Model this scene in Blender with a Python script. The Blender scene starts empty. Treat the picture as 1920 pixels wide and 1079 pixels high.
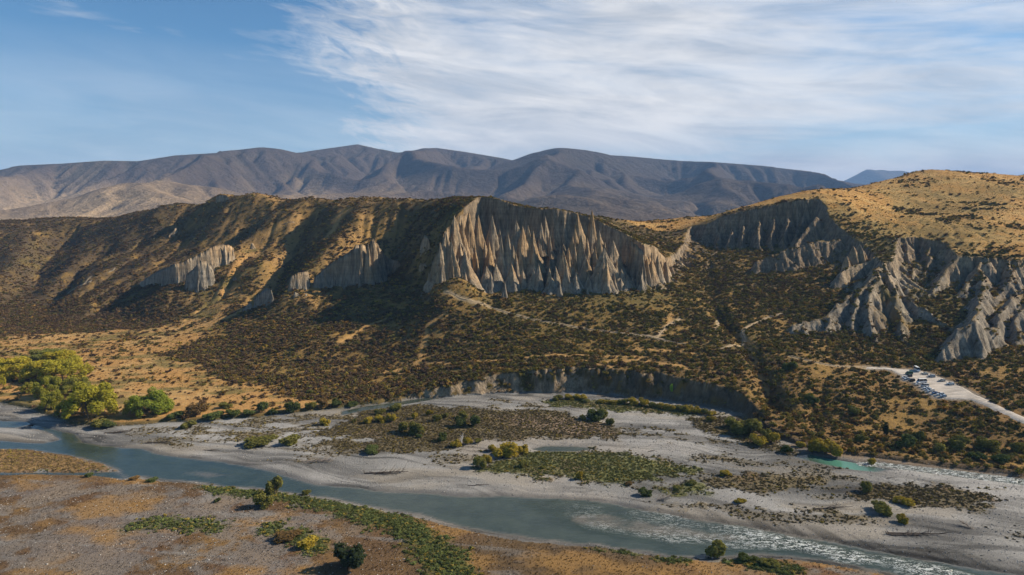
import bpy, bmesh, math, random
import numpy as np
from math import radians, sin, cos, tan, pi, atan2, sqrt
from mathutils import Vector, Matrix, Euler

random.seed(11)
RS = np.random.RandomState(7)

# ------------------------------------------------------------------ camera, sky, sun, exposure
scene = bpy.context.scene
HC = 130.0                       # drone height above the river, metres
PITCH = math.atan(144.5 / 1280)
cam_d = bpy.data.cameras.new("camera")
cam_d.lens = 24.0
cam_d.sensor_width = 36.0
cam_d.clip_start = 1.0
cam_d.clip_end = 60000
cam = bpy.data.objects.new("camera", cam_d)
scene.collection.objects.link(cam)
cam.location = (0, 0, HC)
cam.rotation_euler = (pi / 2 - PITCH, 0, 0)
scene.camera = cam

SUN_AZ = radians(77)             # clockwise from +Y (view direction) towards +X
SUN_EL = radians(34)
sun_d = bpy.data.lights.new("sun", "SUN")
sun_d.energy = 5.0
sun_d.angle = radians(0.5)
sun_d.color = (1.0, 0.88, 0.71)
sun = bpy.data.objects.new("sun", sun_d)
scene.collection.objects.link(sun)
S = Vector((sin(SUN_AZ) * cos(SUN_EL), cos(SUN_AZ) * cos(SUN_EL), sin(SUN_EL)))
sun.rotation_euler = S.to_track_quat('Z', 'Y').to_euler()
sun.location = (600, 400, 900)

world = bpy.data.worlds.new("World")
scene.world = world
world.use_nodes = True
wt = world.node_tree
wt.nodes.clear()


class NT:
    """small helper to write node trees"""
    def __init__(self, tree):
        self.t = tree

    def n(self, typ, props=None, **ins):
        nd = self.t.nodes.new(typ)
        for k, v in (props or {}).items():
            setattr(nd, k, v)
        for k, v in ins.items():
            key = int(k[1:]) if k[0] == 'i' and k[1:].isdigit() else k.replace('_', ' ')
            s = nd.inputs[key]
            if isinstance(v, bpy.types.NodeSocket):
                self.t.links.new(v, s)
            else:
                s.default_value = v
        return nd

    def math(self, op, a, b=0.0, clamp=False):
        return self.n('ShaderNodeMath', {'operation': op, 'use_clamp': clamp}, i0=a, i1=b).outputs[0]

    def mix(self, fac, a, b, blend='MIX'):
        nd = self.t.nodes.new('ShaderNodeMix')
        nd.data_type = 'RGBA'
        nd.blend_type = blend
        nd.clamp_factor = True
        for s, v in ((nd.inputs[0], fac), (nd.inputs[6], a), (nd.inputs[7], b)):
            if isinstance(v, bpy.types.NodeSocket):
                self.t.links.new(v, s)
            else:
                s.default_value = (tuple(v) + (1,))[:4] if isinstance(v, (tuple, list)) else v
        return nd.outputs[2]

    def ramp(self, fac, stops, interp='LINEAR'):
        nd = self.t.nodes.new('ShaderNodeValToRGB')
        nd.color_ramp.interpolation = interp
        el = nd.color_ramp.elements
        while len(el) < len(stops):
            el.new(0.5)
        for e, (p, c) in zip(el, stops):
            e.position = p
            e.color = (c, c, c, 1) if isinstance(c, (int, float)) else (tuple(c) + (1,))[:4]
        self.t.links.new(fac, nd.inputs[0])
        return nd.outputs[0]

    def noise(self, vec, scale, detail=4, rough=0.55, dist=0.0, typ='FBM', dims='3D'):
        nd = self.n('ShaderNodeTexNoise', {'noise_dimensions': dims, 'noise_type': typ}, Scale=scale, Detail=detail,
                    Roughness=rough, Distortion=dist)
        self.t.links.new(vec, nd.inputs['Vector'])
        return nd.outputs[0]

    def link(self, a, b):
        self.t.links.new(a, b)


def sky_world():
    N = NT(wt)
    sky = N.n('ShaderNodeTexSky', {'sky_type': 'NISHITA', 'sun_disc': False, 'sun_elevation': SUN_EL,
                                   'sun_rotation': SUN_AZ, 'altitude': 600.0, 'air_density': 1.0,
                                   'dust_density': 0.4, 'ozone_density': 1.6})
    tc = N.n('ShaderNodeTexCoord')
    d = tc.outputs['Generated']
    sep = N.n('ShaderNodeSeparateXYZ')
    N.link(d, sep.inputs[0])
    x, y, z = sep.outputs
    # a deck of high streaky cloud, laid out by bearing and height above the horizon
    az = N.math('ARCTAN2', x, y)
    el = N.math('ARCSINE', z)
    comb = N.n('ShaderNodeCombineXYZ'); N.link(az, comb.inputs[0]); N.link(el, comb.inputs[1])

    def mapped(rot, sx, sy, loc):
        m_ = N.n('ShaderNodeMapping', {'vector_type': 'TEXTURE'}, Rotation=(0, 0, radians(rot)), Scale=(sx, sy, 1.0), Location=loc)
        N.link(comb.outputs[0], m_.inputs[0]); return m_.outputs[0]
    big = N.noise(mapped(-7, 0.34, 0.075, (0.3, 0.1, 0)), 1.0, 8, 0.58, 0.5)
    wisp = N.noise(mapped(-5, 0.26, 0.026, (3.1, 1.7, 0)), 1.0, 9, 0.62, 0.8)
    fine = N.noise(mapped(-16, 0.05, 0.016, (1.1, 2.7, 0)), 1.0, 6, 0.65, 1.2)

    def gauss(a0, e0, sa, se, tilt=0.0):
        da = N.math('DIVIDE', N.math('SUBTRACT', az, a0), sa)
        de = N.math('DIVIDE', N.math('SUBTRACT', N.math('SUBTRACT', el, e0), N.math('MULTIPLY', N.math('SUBTRACT', az, a0), tilt)), se)
        r2 = N.math('ADD', N.math('MULTIPLY', da, da), N.math('MULTIPLY', de, de))
        return N.math('EXPONENT', N.math('MULTIPLY', r2, -1.0))
    # left edge of the deck leans left with height
    e_left = N.math('ADD', az, N.math('ADD', 0.150, N.math('MULTIPLY', el, 0.22)))
    cover = N.ramp(N.math('ADD', N.math('MULTIPLY', e_left, 1.6), 0.5), [(0.30, 0.0), (0.42, 0.30), (0.62, 0.72), (0.85, 0.62)])
    behind = N.ramp(N.math('MULTIPLY', N.math('ABSOLUTE', az), 0.318), [(0.30, 1.0), (0.62, 0.12)])
    cover = N.math('MULTIPLY', cover, behind)
    high = N.ramp(el, [(0.32, 1.0), (0.75, 0.15)])
    cover = N.math('MULTIPLY', cover, high)
    cover = N.math('SUBTRACT', cover, N.math('MULTIPLY', gauss(0.42, 0.078, 0.25, 0.012, 0.10), 0.42))
    cover = N.math('SUBTRACT', cover, N.math('MULTIPLY', gauss(0.55, 0.205, 0.22, 0.03, 0.05), 0.22))
    cover = N.math('SUBTRACT', cover, N.math('MULTIPLY', gauss(-0.05, 0.30, 0.16, 0.05), 0.12))
    cover = N.math('ADD', cover, N.math('MULTIPLY', gauss(0.10, 0.12, 0.35, 0.05, 0.1), 0.38))
    cover = N.math('ADD', cover, N.math('MULTIPLY', gauss(0.15, 0.22, 0.14, 0.10), 0.16))
    dens = N.math('ADD', cover, N.math('MULTIPLY', N.math('SUBTRACT', big, 0.5), 1.1))
    dens = N.math('ADD', dens, N.math('MULTIPLY', N.math('SUBTRACT', wisp, 0.5), 0.85))
    edge = N.ramp(N.math('ABSOLUTE', e_left), [(0.0, 1.0), (0.16, 0.0)])
    dens = N.math('ADD', dens, N.math('MULTIPLY', N.math('MULTIPLY', N.math('SUBTRACT', fine, 0.46), edge), 1.3))
    dens = N.ramp(dens, [(0.16, 0.0), (0.45, 0.48), (0.75, 0.82), (1.0, 0.96)])
    # thin veil low in the sky
    low = N.ramp(el, [(0.0, 0.72), (0.10, 0.50), (0.22, 0.0)])
    low = N.math('ADD', low, N.math('MULTIPLY', gauss(0.52, 0.045, 0.36, 0.04), 0.85))
    low = N.math('MULTIPLY', low, N.math('ADD', 0.25, N.math('MULTIPLY', big, 1.0)))
    low = N.math('MULTIPLY', low, N.ramp(N.math('MULTIPLY', N.math('ABSOLUTE', az), 0.318), [(0.30, 1.0), (0.6, 0.25)]))
    dens = N.math('MAXIMUM', dens, low, True)
    shade = N.noise(mapped(-6, 0.24, 0.04, (5.4, 2.0, 0)), 1.0, 7, 0.6, 0.6)
    ccol = N.mix(N.ramp(shade, [(0.36, 0.0), (0.60, 1.0)]), (7.8, 8.1, 8.6), (13.0, 12.5, 12.0))
    skyc = N.mix(1.0, sky.outputs[0], (0.70, 1.16, 1.42), 'MULTIPLY')
    col = N.mix(dens, skyc, ccol)
    bg = N.n('ShaderNodeBackground', Strength=0.051)
    N.link(col, bg.inputs[0])
    out = N.n('ShaderNodeOutputWorld')
    N.link(bg.outputs[0], out.inputs[0])


sky_world()
scene.view_settings.view_transform = 'Standard'
scene.view_settings.look = 'None'
scene.view_settings.gamma = 1.0
scene.view_settings.use_curve_mapping = False
scene.view_settings.exposure = 0.64
scene.render.engine = 'CYCLES'
scene.cycles.max_bounces = 5
scene.cycles.diffuse_bounces = 1
scene.cycles.glossy_bounces = 2
scene.cycles.transmission_bounces = 2
scene.cycles.volume_bounces = 0
scene.cycles.transparent_max_bounces = 4
scene.cycles.use_adaptive_sampling = True
scene.cycles.adaptive_threshold = 0.02
scene.cycles.use_denoising = True
scene.cycles.sample_clamp_indirect = 6.0

# ------------------------------------------------------------------ surveying helpers
CP, SP = cos(PITCH), sin(PITCH)


def ray(u, v):
    x = (u - 960.0) / 1280.0
    yy = (539.5 - v) / 1280.0
    return x, CP + yy * SP, -SP + yy * CP


def up(u, v, Y):
    """point at distance Y on the sight line (u, v)"""
    dx, dy, dz = ray(u, v)
    t = Y / dy
    return (dx * t, Y, HC + dz * t)


def gp(u, v, z=0.6):
    """point where the sight line meets level ground"""
    dx, dy, dz = ray(u, v)
    t = (z - HC) / dz
    return (dx * t, dy * t, z)


def gpoly(pts, z=0.6):
    return np.array([gp(u, v, z)[:2] for u, v in pts])


# ------------------------------------------------------------------ noise
_T = RS.rand(256, 256).astype(np.float32)


def vnoise(x, y, seed=0):
    x = x + seed * 17.31; y = y + seed * 9.77
    xi = np.floor(x).astype(np.int64); yi = np.floor(y).astype(np.int64)
    fx = (x - xi).astype(np.float32); fy = (y - yi).astype(np.float32)
    fx = fx * fx * fx * (fx * (fx * 6 - 15) + 10); fy = fy * fy * fy * (fy * (fy * 6 - 15) + 10)
    x0 = xi & 255; x1 = (xi + 1) & 255; y0 = yi & 255; y1 = (yi + 1) & 255
    a = _T[y0, x0]; b = _T[y0, x1]; c = _T[y1, x0]; d = _T[y1, x1]
    return (a + (b - a) * fx) * (1 - fy) + (c + (d - c) * fx) * fy


def fbm(x, y, scale, oct=4, seed=0, rough=0.5):
    """-1..1"""
    x = np.asarray(x, dtype=np.float64) / scale; y = np.asarray(y, dtype=np.float64) / scale
    s = 0; a = 1.0; tot = 0
    for i in range(oct):
        ang = 0.6 + 1.3 * i
        xr = x * cos(ang) - y * sin(ang); yr = x * sin(ang) + y * cos(ang)
        s = s + a * (vnoise(xr, yr, seed + i * 3.1) * 2 - 1); tot += a
        a *= rough; x = x * 2.03; y = y * 2.03
    return s / tot


def ridged(x, y, scale, oct=4, seed=0, rough=0.5):
    """0..1, crests at 1"""
    x = np.asarray(x, dtype=np.float64) / scale; y = np.asarray(y, dtype=np.float64) / scale
    s = 0; a = 1.0; tot = 0
    for i in range(oct):
        ang = 0.3 + 1.7 * i
        xr = x * cos(ang) - y * sin(ang); yr = x * sin(ang) + y * cos(ang)
        s = s + a * (1 - np.abs(vnoise(xr, yr, seed + i * 5.3) * 2 - 1) ) ** 2; tot += a
        a *= rough; x = x * 2.05; y = y * 2.05
    return s / tot


def sstep(a, b, x):
    t = np.clip((x - a) / (b - a), 0, 1)
    return t * t * (3 - 2 * t)


# ------------------------------------------------------------------ geometry helpers on numpy arrays
def tps_fit(P, lam=0.0):
    P = np.asarray(P, float); c = P[:, :2].mean(0); s = 300.0
    X = (P[:, :2] - c) / s
    r2 = ((X[:, None] - X[None]) ** 2).sum(-1)
    K = 0.5 * r2 * np.log(r2 + 1e-12)
    n = len(X)
    K += np.eye(n) * lam
    Q = np.hstack([np.ones((n, 1)), X])
    A = np.zeros((n + 3, n + 3)); A[:n, :n] = K; A[:n, n:] = Q; A[n:, :n] = Q.T
    b = np.concatenate([P[:, 2], np.zeros(3)])
    w = np.linalg.solve(A, b)
    return X, w, c, s


def tps_eval(m, x, y):
    X, w, c, s = m
    sh = x.shape
    q = (np.stack([x.ravel(), y.ravel()], 1) - c) / s
    out = w[-3] + q @ w[-2:]
    for i in range(len(X)):
        r2 = ((q - X[i]) ** 2).sum(1)
        out += w[i] * 0.5 * r2 * np.log(r2 + 1e-12)
    return out.reshape(sh)


class Grid:
    def __init__(self, x0, x1, y0, y1, d):
        self.x0, self.y0, self.d = x0, y0, d
        self.nx = int(round((x1 - x0) / d)) + 1; self.ny = int(round((y1 - y0) / d)) + 1
        self.x1 = x0 + (self.nx - 1) * d; self.y1 = y0 + (self.ny - 1) * d
        self.xs = x0 + np.arange(self.nx) * d; self.ys = y0 + np.arange(self.ny) * d
        self.X, self.Y = np.meshgrid(self.xs, self.ys)

    def bil(self, A, x, y):
        gx = np.clip((x - self.x0) / self.d, 0, self.nx - 1.001); gy = np.clip((y - self.y0) / self.d, 0, self.ny - 1.001)
        i = gx.astype(int); j = gy.astype(int); fx = gx - i; fy = gy - j
        return (A[j, i] * (1 - fx) + A[j, i + 1] * fx) * (1 - fy) + (A[j + 1, i] * (1 - fx) + A[j + 1, i + 1] * fx) * fy

    def inside(self, x, y, m=0.0):
        return (x > self.x0 + m) & (x < self.x1 - m) & (y > self.y0 + m) & (y < self.y1 - m)

    def edge(self, x, y):
        return np.minimum(np.minimum(x - self.x0, self.x1 - x), np.minimum(y - self.y0, self.y1 - y))


def cubw(n_from, x0, d, q):
    g = np.clip((q - x0) / d, 0, n_from - 1.0001); i = g.astype(int); f = g - i
    W = np.zeros((len(q), n_from))
    w = [-.5 * f + f * f - .5 * f ** 3, 1 - 2.5 * f * f + 1.5 * f ** 3, .5 * f + 2 * f * f - 1.5 * f ** 3, -.5 * f * f + .5 * f ** 3]
    for k in range(4):
        j = np.clip(i + k - 1, 0, n_from - 1)
        np.add.at(W, (np.arange(len(q)), j), w[k])
    return W


def resample(gs, A, gd):
    return cubw(gs.ny, gs.y0, gs.d, gd.ys) @ A @ cubw(gs.nx, gs.x0, gs.d, gd.xs).T


def pip(poly, x, y):
    poly = np.asarray(poly)[:, :2]; ins = np.zeros(x.shape, bool)
    bb = (x >= poly[:, 0].min()) & (x <= poly[:, 0].max()) & (y >= poly[:, 1].min()) & (y <= poly[:, 1].max())
    xx, yy = x[bb], y[bb]; r = np.zeros(xx.shape, bool)
    n = len(poly)
    for i in range(n):
        x0, y0 = poly[i]; x1, y1 = poly[(i + 1) % n]
        if y0 == y1: continue
        c = ((y0 > yy) != (y1 > yy)) & (xx < (x1 - x0) * (yy - y0) / (y1 - y0) + x0)
        r ^= c
    ins[bb] = r
    return ins


def polydist(line, x, y, closed=False, vals=None, maxd=1e9):
    """distance to polyline; optional interpolated value and arclength"""
    line = np.asarray(line, float)
    L = line[:, :2]; n = len(L)
    best = np.full(x.shape, 1e18); bv = np.zeros(x.shape); ba = np.zeros(x.shape)
    acc = 0.0
    for i in range(n if closed else n - 1):
        a = L[i]; b = L[(i + 1) % n]; e = b - a; ll = float(e @ e) + 1e-9
        t = np.clip(((x - a[0]) * e[0] + (y - a[1]) * e[1]) / ll, 0, 1)
        d2 = (x - a[0] - t * e[0]) ** 2 + (y - a[1] - t * e[1]) ** 2
        m = d2 < best
        best = np.where(m, d2, best)
        if vals is not None:
            bv = np.where(m, vals[i] + t * (vals[(i + 1) % n] - vals[i]), bv)
        ba = np.where(m, acc + t * sqrt(ll), ba)
        acc += sqrt(ll)
    return np.sqrt(best), bv, ba


def sdf(poly, x, y):
    """positive inside"""
    d, _, a = polydist(poly, x, y, True)
    return np.where(pip(poly, x, y), d, -d), a


def erode(z, dx, iters, kdt, talus, diff=0.12, rock=None, m=0.5, jit=None, dep_every=1):
    """stream-power incision with thermal smoothing on a grid; border fixed"""
    ny, nx = z.shape; N = ny * nx
    z = z.copy()
    offs = [(-1, -1), (-1, 0), (-1, 1), (0, -1), (0, 1), (1, -1), (1, 0), (1, 1)]
    idx = np.arange(N).reshape(ny, nx)
    kk = kdt if rock is None else kdt * rock
    kkf = np.broadcast_to(kk, z.shape).ravel()
    for it in range(iters):
        zp = np.pad(z, 1, mode='edge')
        best = np.zeros_like(z); rec = idx.copy(); rd = np.full(z.shape, dx)
        for dy_, dx_ in offs:
            dist = dx * (1.41421 if dy_ and dx_ else 1.0)
            s = (z - zp[1 + dy_:1 + dy_ + ny, 1 + dx_:1 + dx_ + nx]) / dist
            mm = s > best
            best = np.where(mm, s, best)
            rec = np.where(mm, np.clip(idx + dy_ * nx + dx_, 0, N - 1), rec)
            rd = np.where(mm, dist, rd)
        rec[0, :] = idx[0, :]; rec[-1, :] = idx[-1, :]; rec[:, 0] = idx[:, 0]; rec[:, -1] = idx[:, -1]
        r = rec.ravel()
        # depth of every node in its tree by pointer jumping
        dep = (r != np.arange(N)).astype(np.int32); rr = r.copy()
        for _ in range(12):
            dep = dep + dep[rr]
            nr = rr[rr]
            if np.array_equal(nr, rr): break
            rr = nr
        order = np.argsort(dep, kind='stable'); ds = dep[order]
        cuts = np.searchsorted(ds, np.arange(1, ds[-1] + 2))
        area = np.ones(N)
        for k in range(len(cuts) - 1, 0, -1):
            ii = order[cuts[k - 1]:cuts[k]]
            if len(ii): np.add.at(area, r[ii], area[ii])
        f = kkf * (area * dx * dx) ** m / rd.ravel()
        zf = z.ravel().copy()
        for k in range(1, len(cuts)):
            ii = order[cuts[k - 1]:cuts[k]]
            if len(ii):
                zf[ii] = (zf[ii] + f[ii] * zf[r[ii]]) / (1 + f[ii])
        z2 = zf.reshape(ny, nx)
        # thermal smoothing
        zp = np.pad(z2, 1, mode='edge'); acc = np.zeros_like(z2)
        lim = talus * dx
        for dy_, dx_ in ((0, 1), (0, -1), (1, 0), (-1, 0)):
            df = zp[1 + dy_:1 + dy_ + ny, 1 + dx_:1 + dx_ + nx] - z2
            acc += diff * df * 0.25 + 0.22 * (np.sign(df) * np.maximum(np.abs(df) - lim, 0))
        z2 = z2 + acc
        z2[0, :] = z[0, :]; z2[-1, :] = z[-1, :]; z2[:, 0] = z[:, 0]; z2[:, -1] = z[:, -1]
        z = z2
    return z, area.reshape(ny, nx)


# ------------------------------------------------------------------ object helpers
def setp(o, label=None, cat=None, group=None, kind=None):
    if label: o['label'] = label
    if cat: o['category'] = cat
    if group: o['group'] = group
    if kind: o['kind'] = kind
    return o


def link(o, parent=None):
    scene.collection.objects.link(o)
    if parent is not None: o.parent = parent
    return o


def mesh_np(name, V, F, mats, smooth=True, attrs=None, midx=None):
    """V (n,3); F (m,k) with k 3 or 4"""
    me = bpy.data.meshes.new(name)
    V = np.ascontiguousarray(V, dtype=np.float32); F = np.ascontiguousarray(F, dtype=np.int32)
    me.vertices.add(len(V)); me.vertices.foreach_set('co', V.ravel())
    k = F.shape[1]
    me.loops.add(F.size); me.loops.foreach_set('vertex_index', F.ravel())
    me.polygons.add(len(F))
    me.polygons.foreach_set('loop_start', np.arange(0, F.size, k, dtype=np.int32))
    me.polygons.foreach_set('loop_total', np.full(len(F), k, dtype=np.int32))
    if smooth: me.polygons.foreach_set('use_smooth', np.ones(len(F), dtype=bool))
    for m in (mats if isinstance(mats, (list, tuple)) else [mats]): me.materials.append(m)
    if midx is not None: me.polygons.foreach_set('material_index', np.asarray(midx, dtype=np.int32))
    me.update(calc_edges=True)
    for an, av in (attrs or {}).items():
        av = np.asarray(av, dtype=np.float32)
        if av.ndim == 2:
            at = me.attributes.new(an, 'FLOAT_COLOR', 'POINT')
            if av.shape[1] == 3: av = np.hstack([av, np.ones((len(av), 1), np.float32)])
            at.data.foreach_set('color', np.ascontiguousarray(av).ravel())
        else:
            at = me.attributes.new(an, 'FLOAT', 'POINT')
            at.data.foreach_set('value', av)
    return me


def compact(V, F, attrs):
    used = np.zeros(len(V), bool); used[F.ravel()] = True
    mp = np.cumsum(used) - 1
    return V[used], mp[F], {k: v[used] for k, v in attrs.items()}


def grid_faces(ny, nx, keep=None):
    i = np.arange(ny * nx).reshape(ny, nx)
    F = np.stack([i[:-1, :-1], i[:-1, 1:], i[1:, 1:], i[1:, :-1]], -1)
    if keep is not None: return F[keep]
    return F.reshape(-1, 4)
# ------------------------------------------------------------------ landform survey (sight line u, v and distance Y)
F_PTS = [  # terrace and fans between river and hills
    (-700, 700, 560), (-200, 720, 520), (0, 735, 490), (0, 690, 560), (0, 650, 640), (0, 605, 770), (120, 602, 780), (150, 700, 535), (300, 700, 533),
    (300, 640, 655), (300, 605, 745), (420, 600, 735), (450, 740, 478), (420, 660, 600), (620, 750, 466), (560, 700, 545),
    (600, 640, 592), (560, 590, 690), (700, 735, 485), (700, 660, 590), (700, 600, 645), (760, 723, 485),
    (850, 704, 493), (800, 560, 668), (950, 689, 497), (950, 620, 585), (930, 556, 655), (1050, 677, 499), (1100, 620, 580),
    (1050, 557, 650), (1130, 678, 498), (1200, 550, 650), (1230, 688, 482), (1230, 640, 540), (1330, 698, 470),
    (1300, 560, 655), (1300, 500, 770), (1290, 450, 900), (1250, 428, 980), (1320, 600, 600), (1400, 712, 455), (1440, 640, 530),
    (1450, 700, 465), (1450, 520, 715), (1480, 480, 780), (1550, 470, 770), (1550, 545, 650), (1480, 600, 590), (1400, 480, 800),
    (1500, 770, 412), (1560, 797, 388), (1600, 740, 425), (1550, 680, 480), (1640, 838, 364), (1660, 700, 470), (1740, 725, 441),
    (1700, 650, 525), (1640, 645, 525), (1740, 640, 530), (1720, 540, 650), (1800, 745, 418), (1860, 770, 395), (1920, 790, 378),
    (1830, 670, 490), (1920, 700, 452), (1920, 655, 500), (1920, 600, 560), (1780, 570, 600), (1850, 560, 600), (1720, 862, 348), (1820, 872, 342), (1920, 884, 336), (2150, 800, 360),
    (2150, 650, 500), (2200, 920, 315), (1700, 800, 392), (1850, 820, 366), (1600, 600, 580),
    (-700, 620, 700), (-700, 600, 800),
]
H_PTS = [  # hills
    (-800, 425, 1350), (-400, 418, 1350), (0, 412, 1330), (150, 405, 1270), (240, 399, 1200), (320, 385, 1140), (400, 370, 1080), (470, 362, 1050), (560, 369, 1010),
    (640, 372, 960), (700, 372, 930), (760, 376, 900), (830, 371, 850), (905, 371, 770),
    (0, 470, 1100), (0, 540, 920), (0, 585, 820), (120, 570, 840), (200, 520, 920), (250, 480, 1000), (150, 445, 1150), (330, 430, 1080), (400, 400, 1060),
    (300, 585, 775), (230, 590, 780), (480, 410, 1000), (480, 470, 900), (370, 500, 870), (440, 500, 840), (560, 410, 935), (560, 480, 820), (480, 545, 780), (560, 545, 750),
    (640, 430, 875), (650, 490, 790), (640, 560, 705), (700, 545, 705), (740, 470, 780), (740, 410, 855), (800, 405, 805), (770, 500, 730), (800, 450, 740), (780, 540, 690), (560, 580, 705), (450, 585, 735),
    (-700, 560, 900), (-700, 500, 1050),
    # crest of the big cliff
    (850, 402, 730), (880, 385, 742), (945, 378, 758), (985, 390, 750), (1080, 397, 735), (1130, 418, 722), (1190, 445, 705), (1213, 462, 690),
    (1235, 470, 735), (1262, 490, 760), (1255, 455, 830), (1245, 432, 920), (1200, 417, 1040), (1130, 408, 960), (1000, 400, 900), (1080, 420, 830), (1170, 440, 800), (1200, 445, 780),
    (1080, 430, 640), (940, 420, 640), (1180, 470, 620),
    (1040, 600, 560), (1200, 620, 560), (780, 640, 580), (500, 690, 560), (100, 700, 560), (-500, 720, 600), (1040, 700, 430), (500, 760, 420), (0, 800, 400),
    # behind the ridge
    (905, 385, 900), (700, 400, 1250), (470, 400, 1400), (240, 425, 1500), (0, 440, 1650), (1130, 420, 1250), (900, 410, 1300), (-700, 440, 1700), (1400, 430, 1300), (1150, 440, 1400), (1250, 422, 1130), (1300, 412, 1080), (1340, 403, 1020), (1550, 400, 1250),
    # right hill
    (1300, 425, 900), (1305, 408, 1000), (1370, 400, 875), (1380, 393, 950), (1450, 385, 862), (1440, 376, 930), (1530, 371, 850), (1540, 352, 930), (1535, 395, 812), (1575, 437, 765), (1610, 460, 730),
    (1640, 350, 980), (1700, 326, 1080), (1780, 326, 1100), (1840, 333, 1090), (1900, 334, 1150), (1960, 330, 1180), (2300, 330, 1200), (1700, 390, 860), (1640, 400, 810), (1660, 440, 745), (1680, 449, 722), (1710, 448, 728), (1770, 460, 702),
    (1790, 478, 668), (1850, 486, 652), (1920, 489, 642), (1850, 400, 790), (1920, 420, 745), (1920, 370, 880), (1800, 440, 715), (2150, 480, 610), (2200, 400, 760),
    (1640, 480, 690), (1655, 492, 645), (1668, 492, 640), (1700, 400, 1330), (1400, 470, 720), (1900, 430, 1500), (2300, 430, 1550), (1550, 450, 1600), (1000, 450, 1650), (1540, 358, 990), (1630, 345, 1020), (1440, 385, 1050),  (1500, 480, 640), (1850, 520, 540),
]
Fm = tps_fit([up(*p) for p in F_PTS], 0.002)
CRESTS = [(-800, 425, 1350), (-400, 418, 1350), (0, 412, 1330), (150, 405, 1270), (240, 399, 1200), (320, 385, 1140), (400, 370, 1080), (470, 362, 1050), (560, 369, 1010),
          (640, 372, 960), (700, 372, 930), (760, 376, 900), (830, 371, 850), (1440, 376, 930), (1540, 352, 930), (1640, 340, 1000), (1700, 326, 1080), (1780, 326, 1100), (1840, 333, 1090), (1380, 393, 950)]
BEHIND = []
for u_, v_, Y_ in CRESTS:
    a_ = up(u_, v_, Y_)
    BEHIND += [(a_[0] * 1.04, Y_ + 55, a_[2] - 7), (a_[0] * 1.12, Y_ + 150, a_[2] - 30)]
Hm = tps_fit([up(*p) for p in H_PTS] + BEHIND, 0.0008)

G = Grid(-1300, 1300, 300, 1700, 4.0)
Gc = Grid(-1320, 1320, 280, 1720, 20.0)
F0 = resample(Gc, tps_eval(Fm, Gc.X, Gc.Y), G)
H0 = resample(Gc, tps_eval(Hm, Gc.X, Gc.Y), G)
_s = sstep(940, 1120, G.Y)
F0 = F0 * (1 - _s) + 10 * _s


def line3(pts):
    return np.array([up(*p) for p in pts])


def add_ridge(Z, X, Y, pts, amp, width, power=1.0):
    l = line3(pts)
    d, _, arc = polydist(l, X, Y)
    return Z + amp * np.exp(-(d / width) ** 2) * sstep(0, 45, arc)


# explicit spurs and gullies on the left hill
for pts, a, w in [
    ([(450, 380, 1020), (330, 440, 1060), (215, 520, 920), (120, 585, 820)], 12, 32),
    ([(540, 375, 1000), (480, 440, 940), (400, 500, 860), (300, 575, 790)], 12, 28),
    ([(690, 380, 915), (650, 440, 860), (600, 500, 790), (540, 560, 725)], 14, 26),
    ([(600, 380, 985), (560, 425, 910), (535, 480, 830), (500, 560, 760)], -17, 20),
    ([(770, 385, 880), (745, 430, 820), (740, 480, 765), (760, 530, 705)], -15, 24),
    ([(390, 390, 1060), (290, 470, 1010), (190, 540, 890), (110, 590, 810)], -10, 20),
    ([(130, 420, 1220), (90, 480, 1080), (40, 560, 880)], -12, 26),
    ([(60, 430, 1200), (20, 500, 1020), (-30, 570, 860)], 10, 26),
    ([(220, 450, 1080), (150, 500, 1000), (70, 580, 830)], -12, 16),
]:
    H0 = add_ridge(H0, G.X, G.Y, pts, a, w)
H0 = H0 + np.where(G.X < 0, 9.0, 4.0) * (ridged(G.X + 0.9 * G.Y + 45 * fbm(G.X, G.Y, 160, 3, 11), G.Y + 40 * fbm(G.X, G.Y, 140, 3, 13), 130, 4, 3) - 0.5) * sstep(560, 760, G.Y)
H0 = H0 + fbm(G.X, G.Y, 26, 3, 9) * 1.2
# golden hill on the right stays smooth, the scrub hill on the left is gullied
rockH = 0.12 + 0.9 * sstep(60, -80, G.X)
rockH = rockH * (0.35 + 1.3 * vnoise(G.X / 70, G.Y / 70, 7))
H1, areaH = erode(H0, G.d, 12, 0.019, 0.85, 0.09, rockH)
H1 = np.where(G.Y > 1250, H1 * (1 - sstep(1300, 1640, G.Y)) + 45 * sstep(1300, 1640, G.Y), H1)
H1 = H1 + fbm(G.X, G.Y, 14, 3, 21) * 0.7
Fh = F0 + fbm(G.X, G.Y, 40, 4, 5) * 1.0 * sstep(450, 600, G.Y) + fbm(G.X, G.Y, 13, 2, 6) * 0.35

# gullies cut in the terrace
for pts, a, w in [
    ([(1330, 560, 655), (1380, 620, 560), (1408, 660, 505), (1424, 700, 474), (1432, 730, 455), (1440, 770, 425)], -6, 6),
    ([(1435, 690, 475), (1450, 740, 440), (1470, 780, 415)], -6, 6),
    ([(1330, 470, 800), (1330, 520, 700), (1335, 560, 655)], -5, 12),
    ([(760, 560, 690), (680, 620, 610), (600, 680, 545)], -3, 14),
    ([(1560, 690, 470), (1540, 740, 435), (1530, 790, 395)], -3, 8),
]:
    Fh = add_ridge(Fh, G.X, G.Y, pts, a, w)

# flood plain outline at river level
FP = gpoly([(-900, 700), (-400, 735), (0, 755), (60, 768), (130, 795), (200, 800), (330, 792), (480, 782), (640, 765), (700, 757), (760, 749),
            (850, 743), (930, 738), (1000, 737), (1080, 737), (1150, 740), (1230, 748), (1330, 760), (1390, 775), (1430, 805), (1470, 826), (1520, 842),
            (1560, 851), (1640, 859), (1700, 865), (1800, 878), (1920, 893), (2300, 945), (2300, 1700), (-900, 1700)], 0.6)

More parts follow.
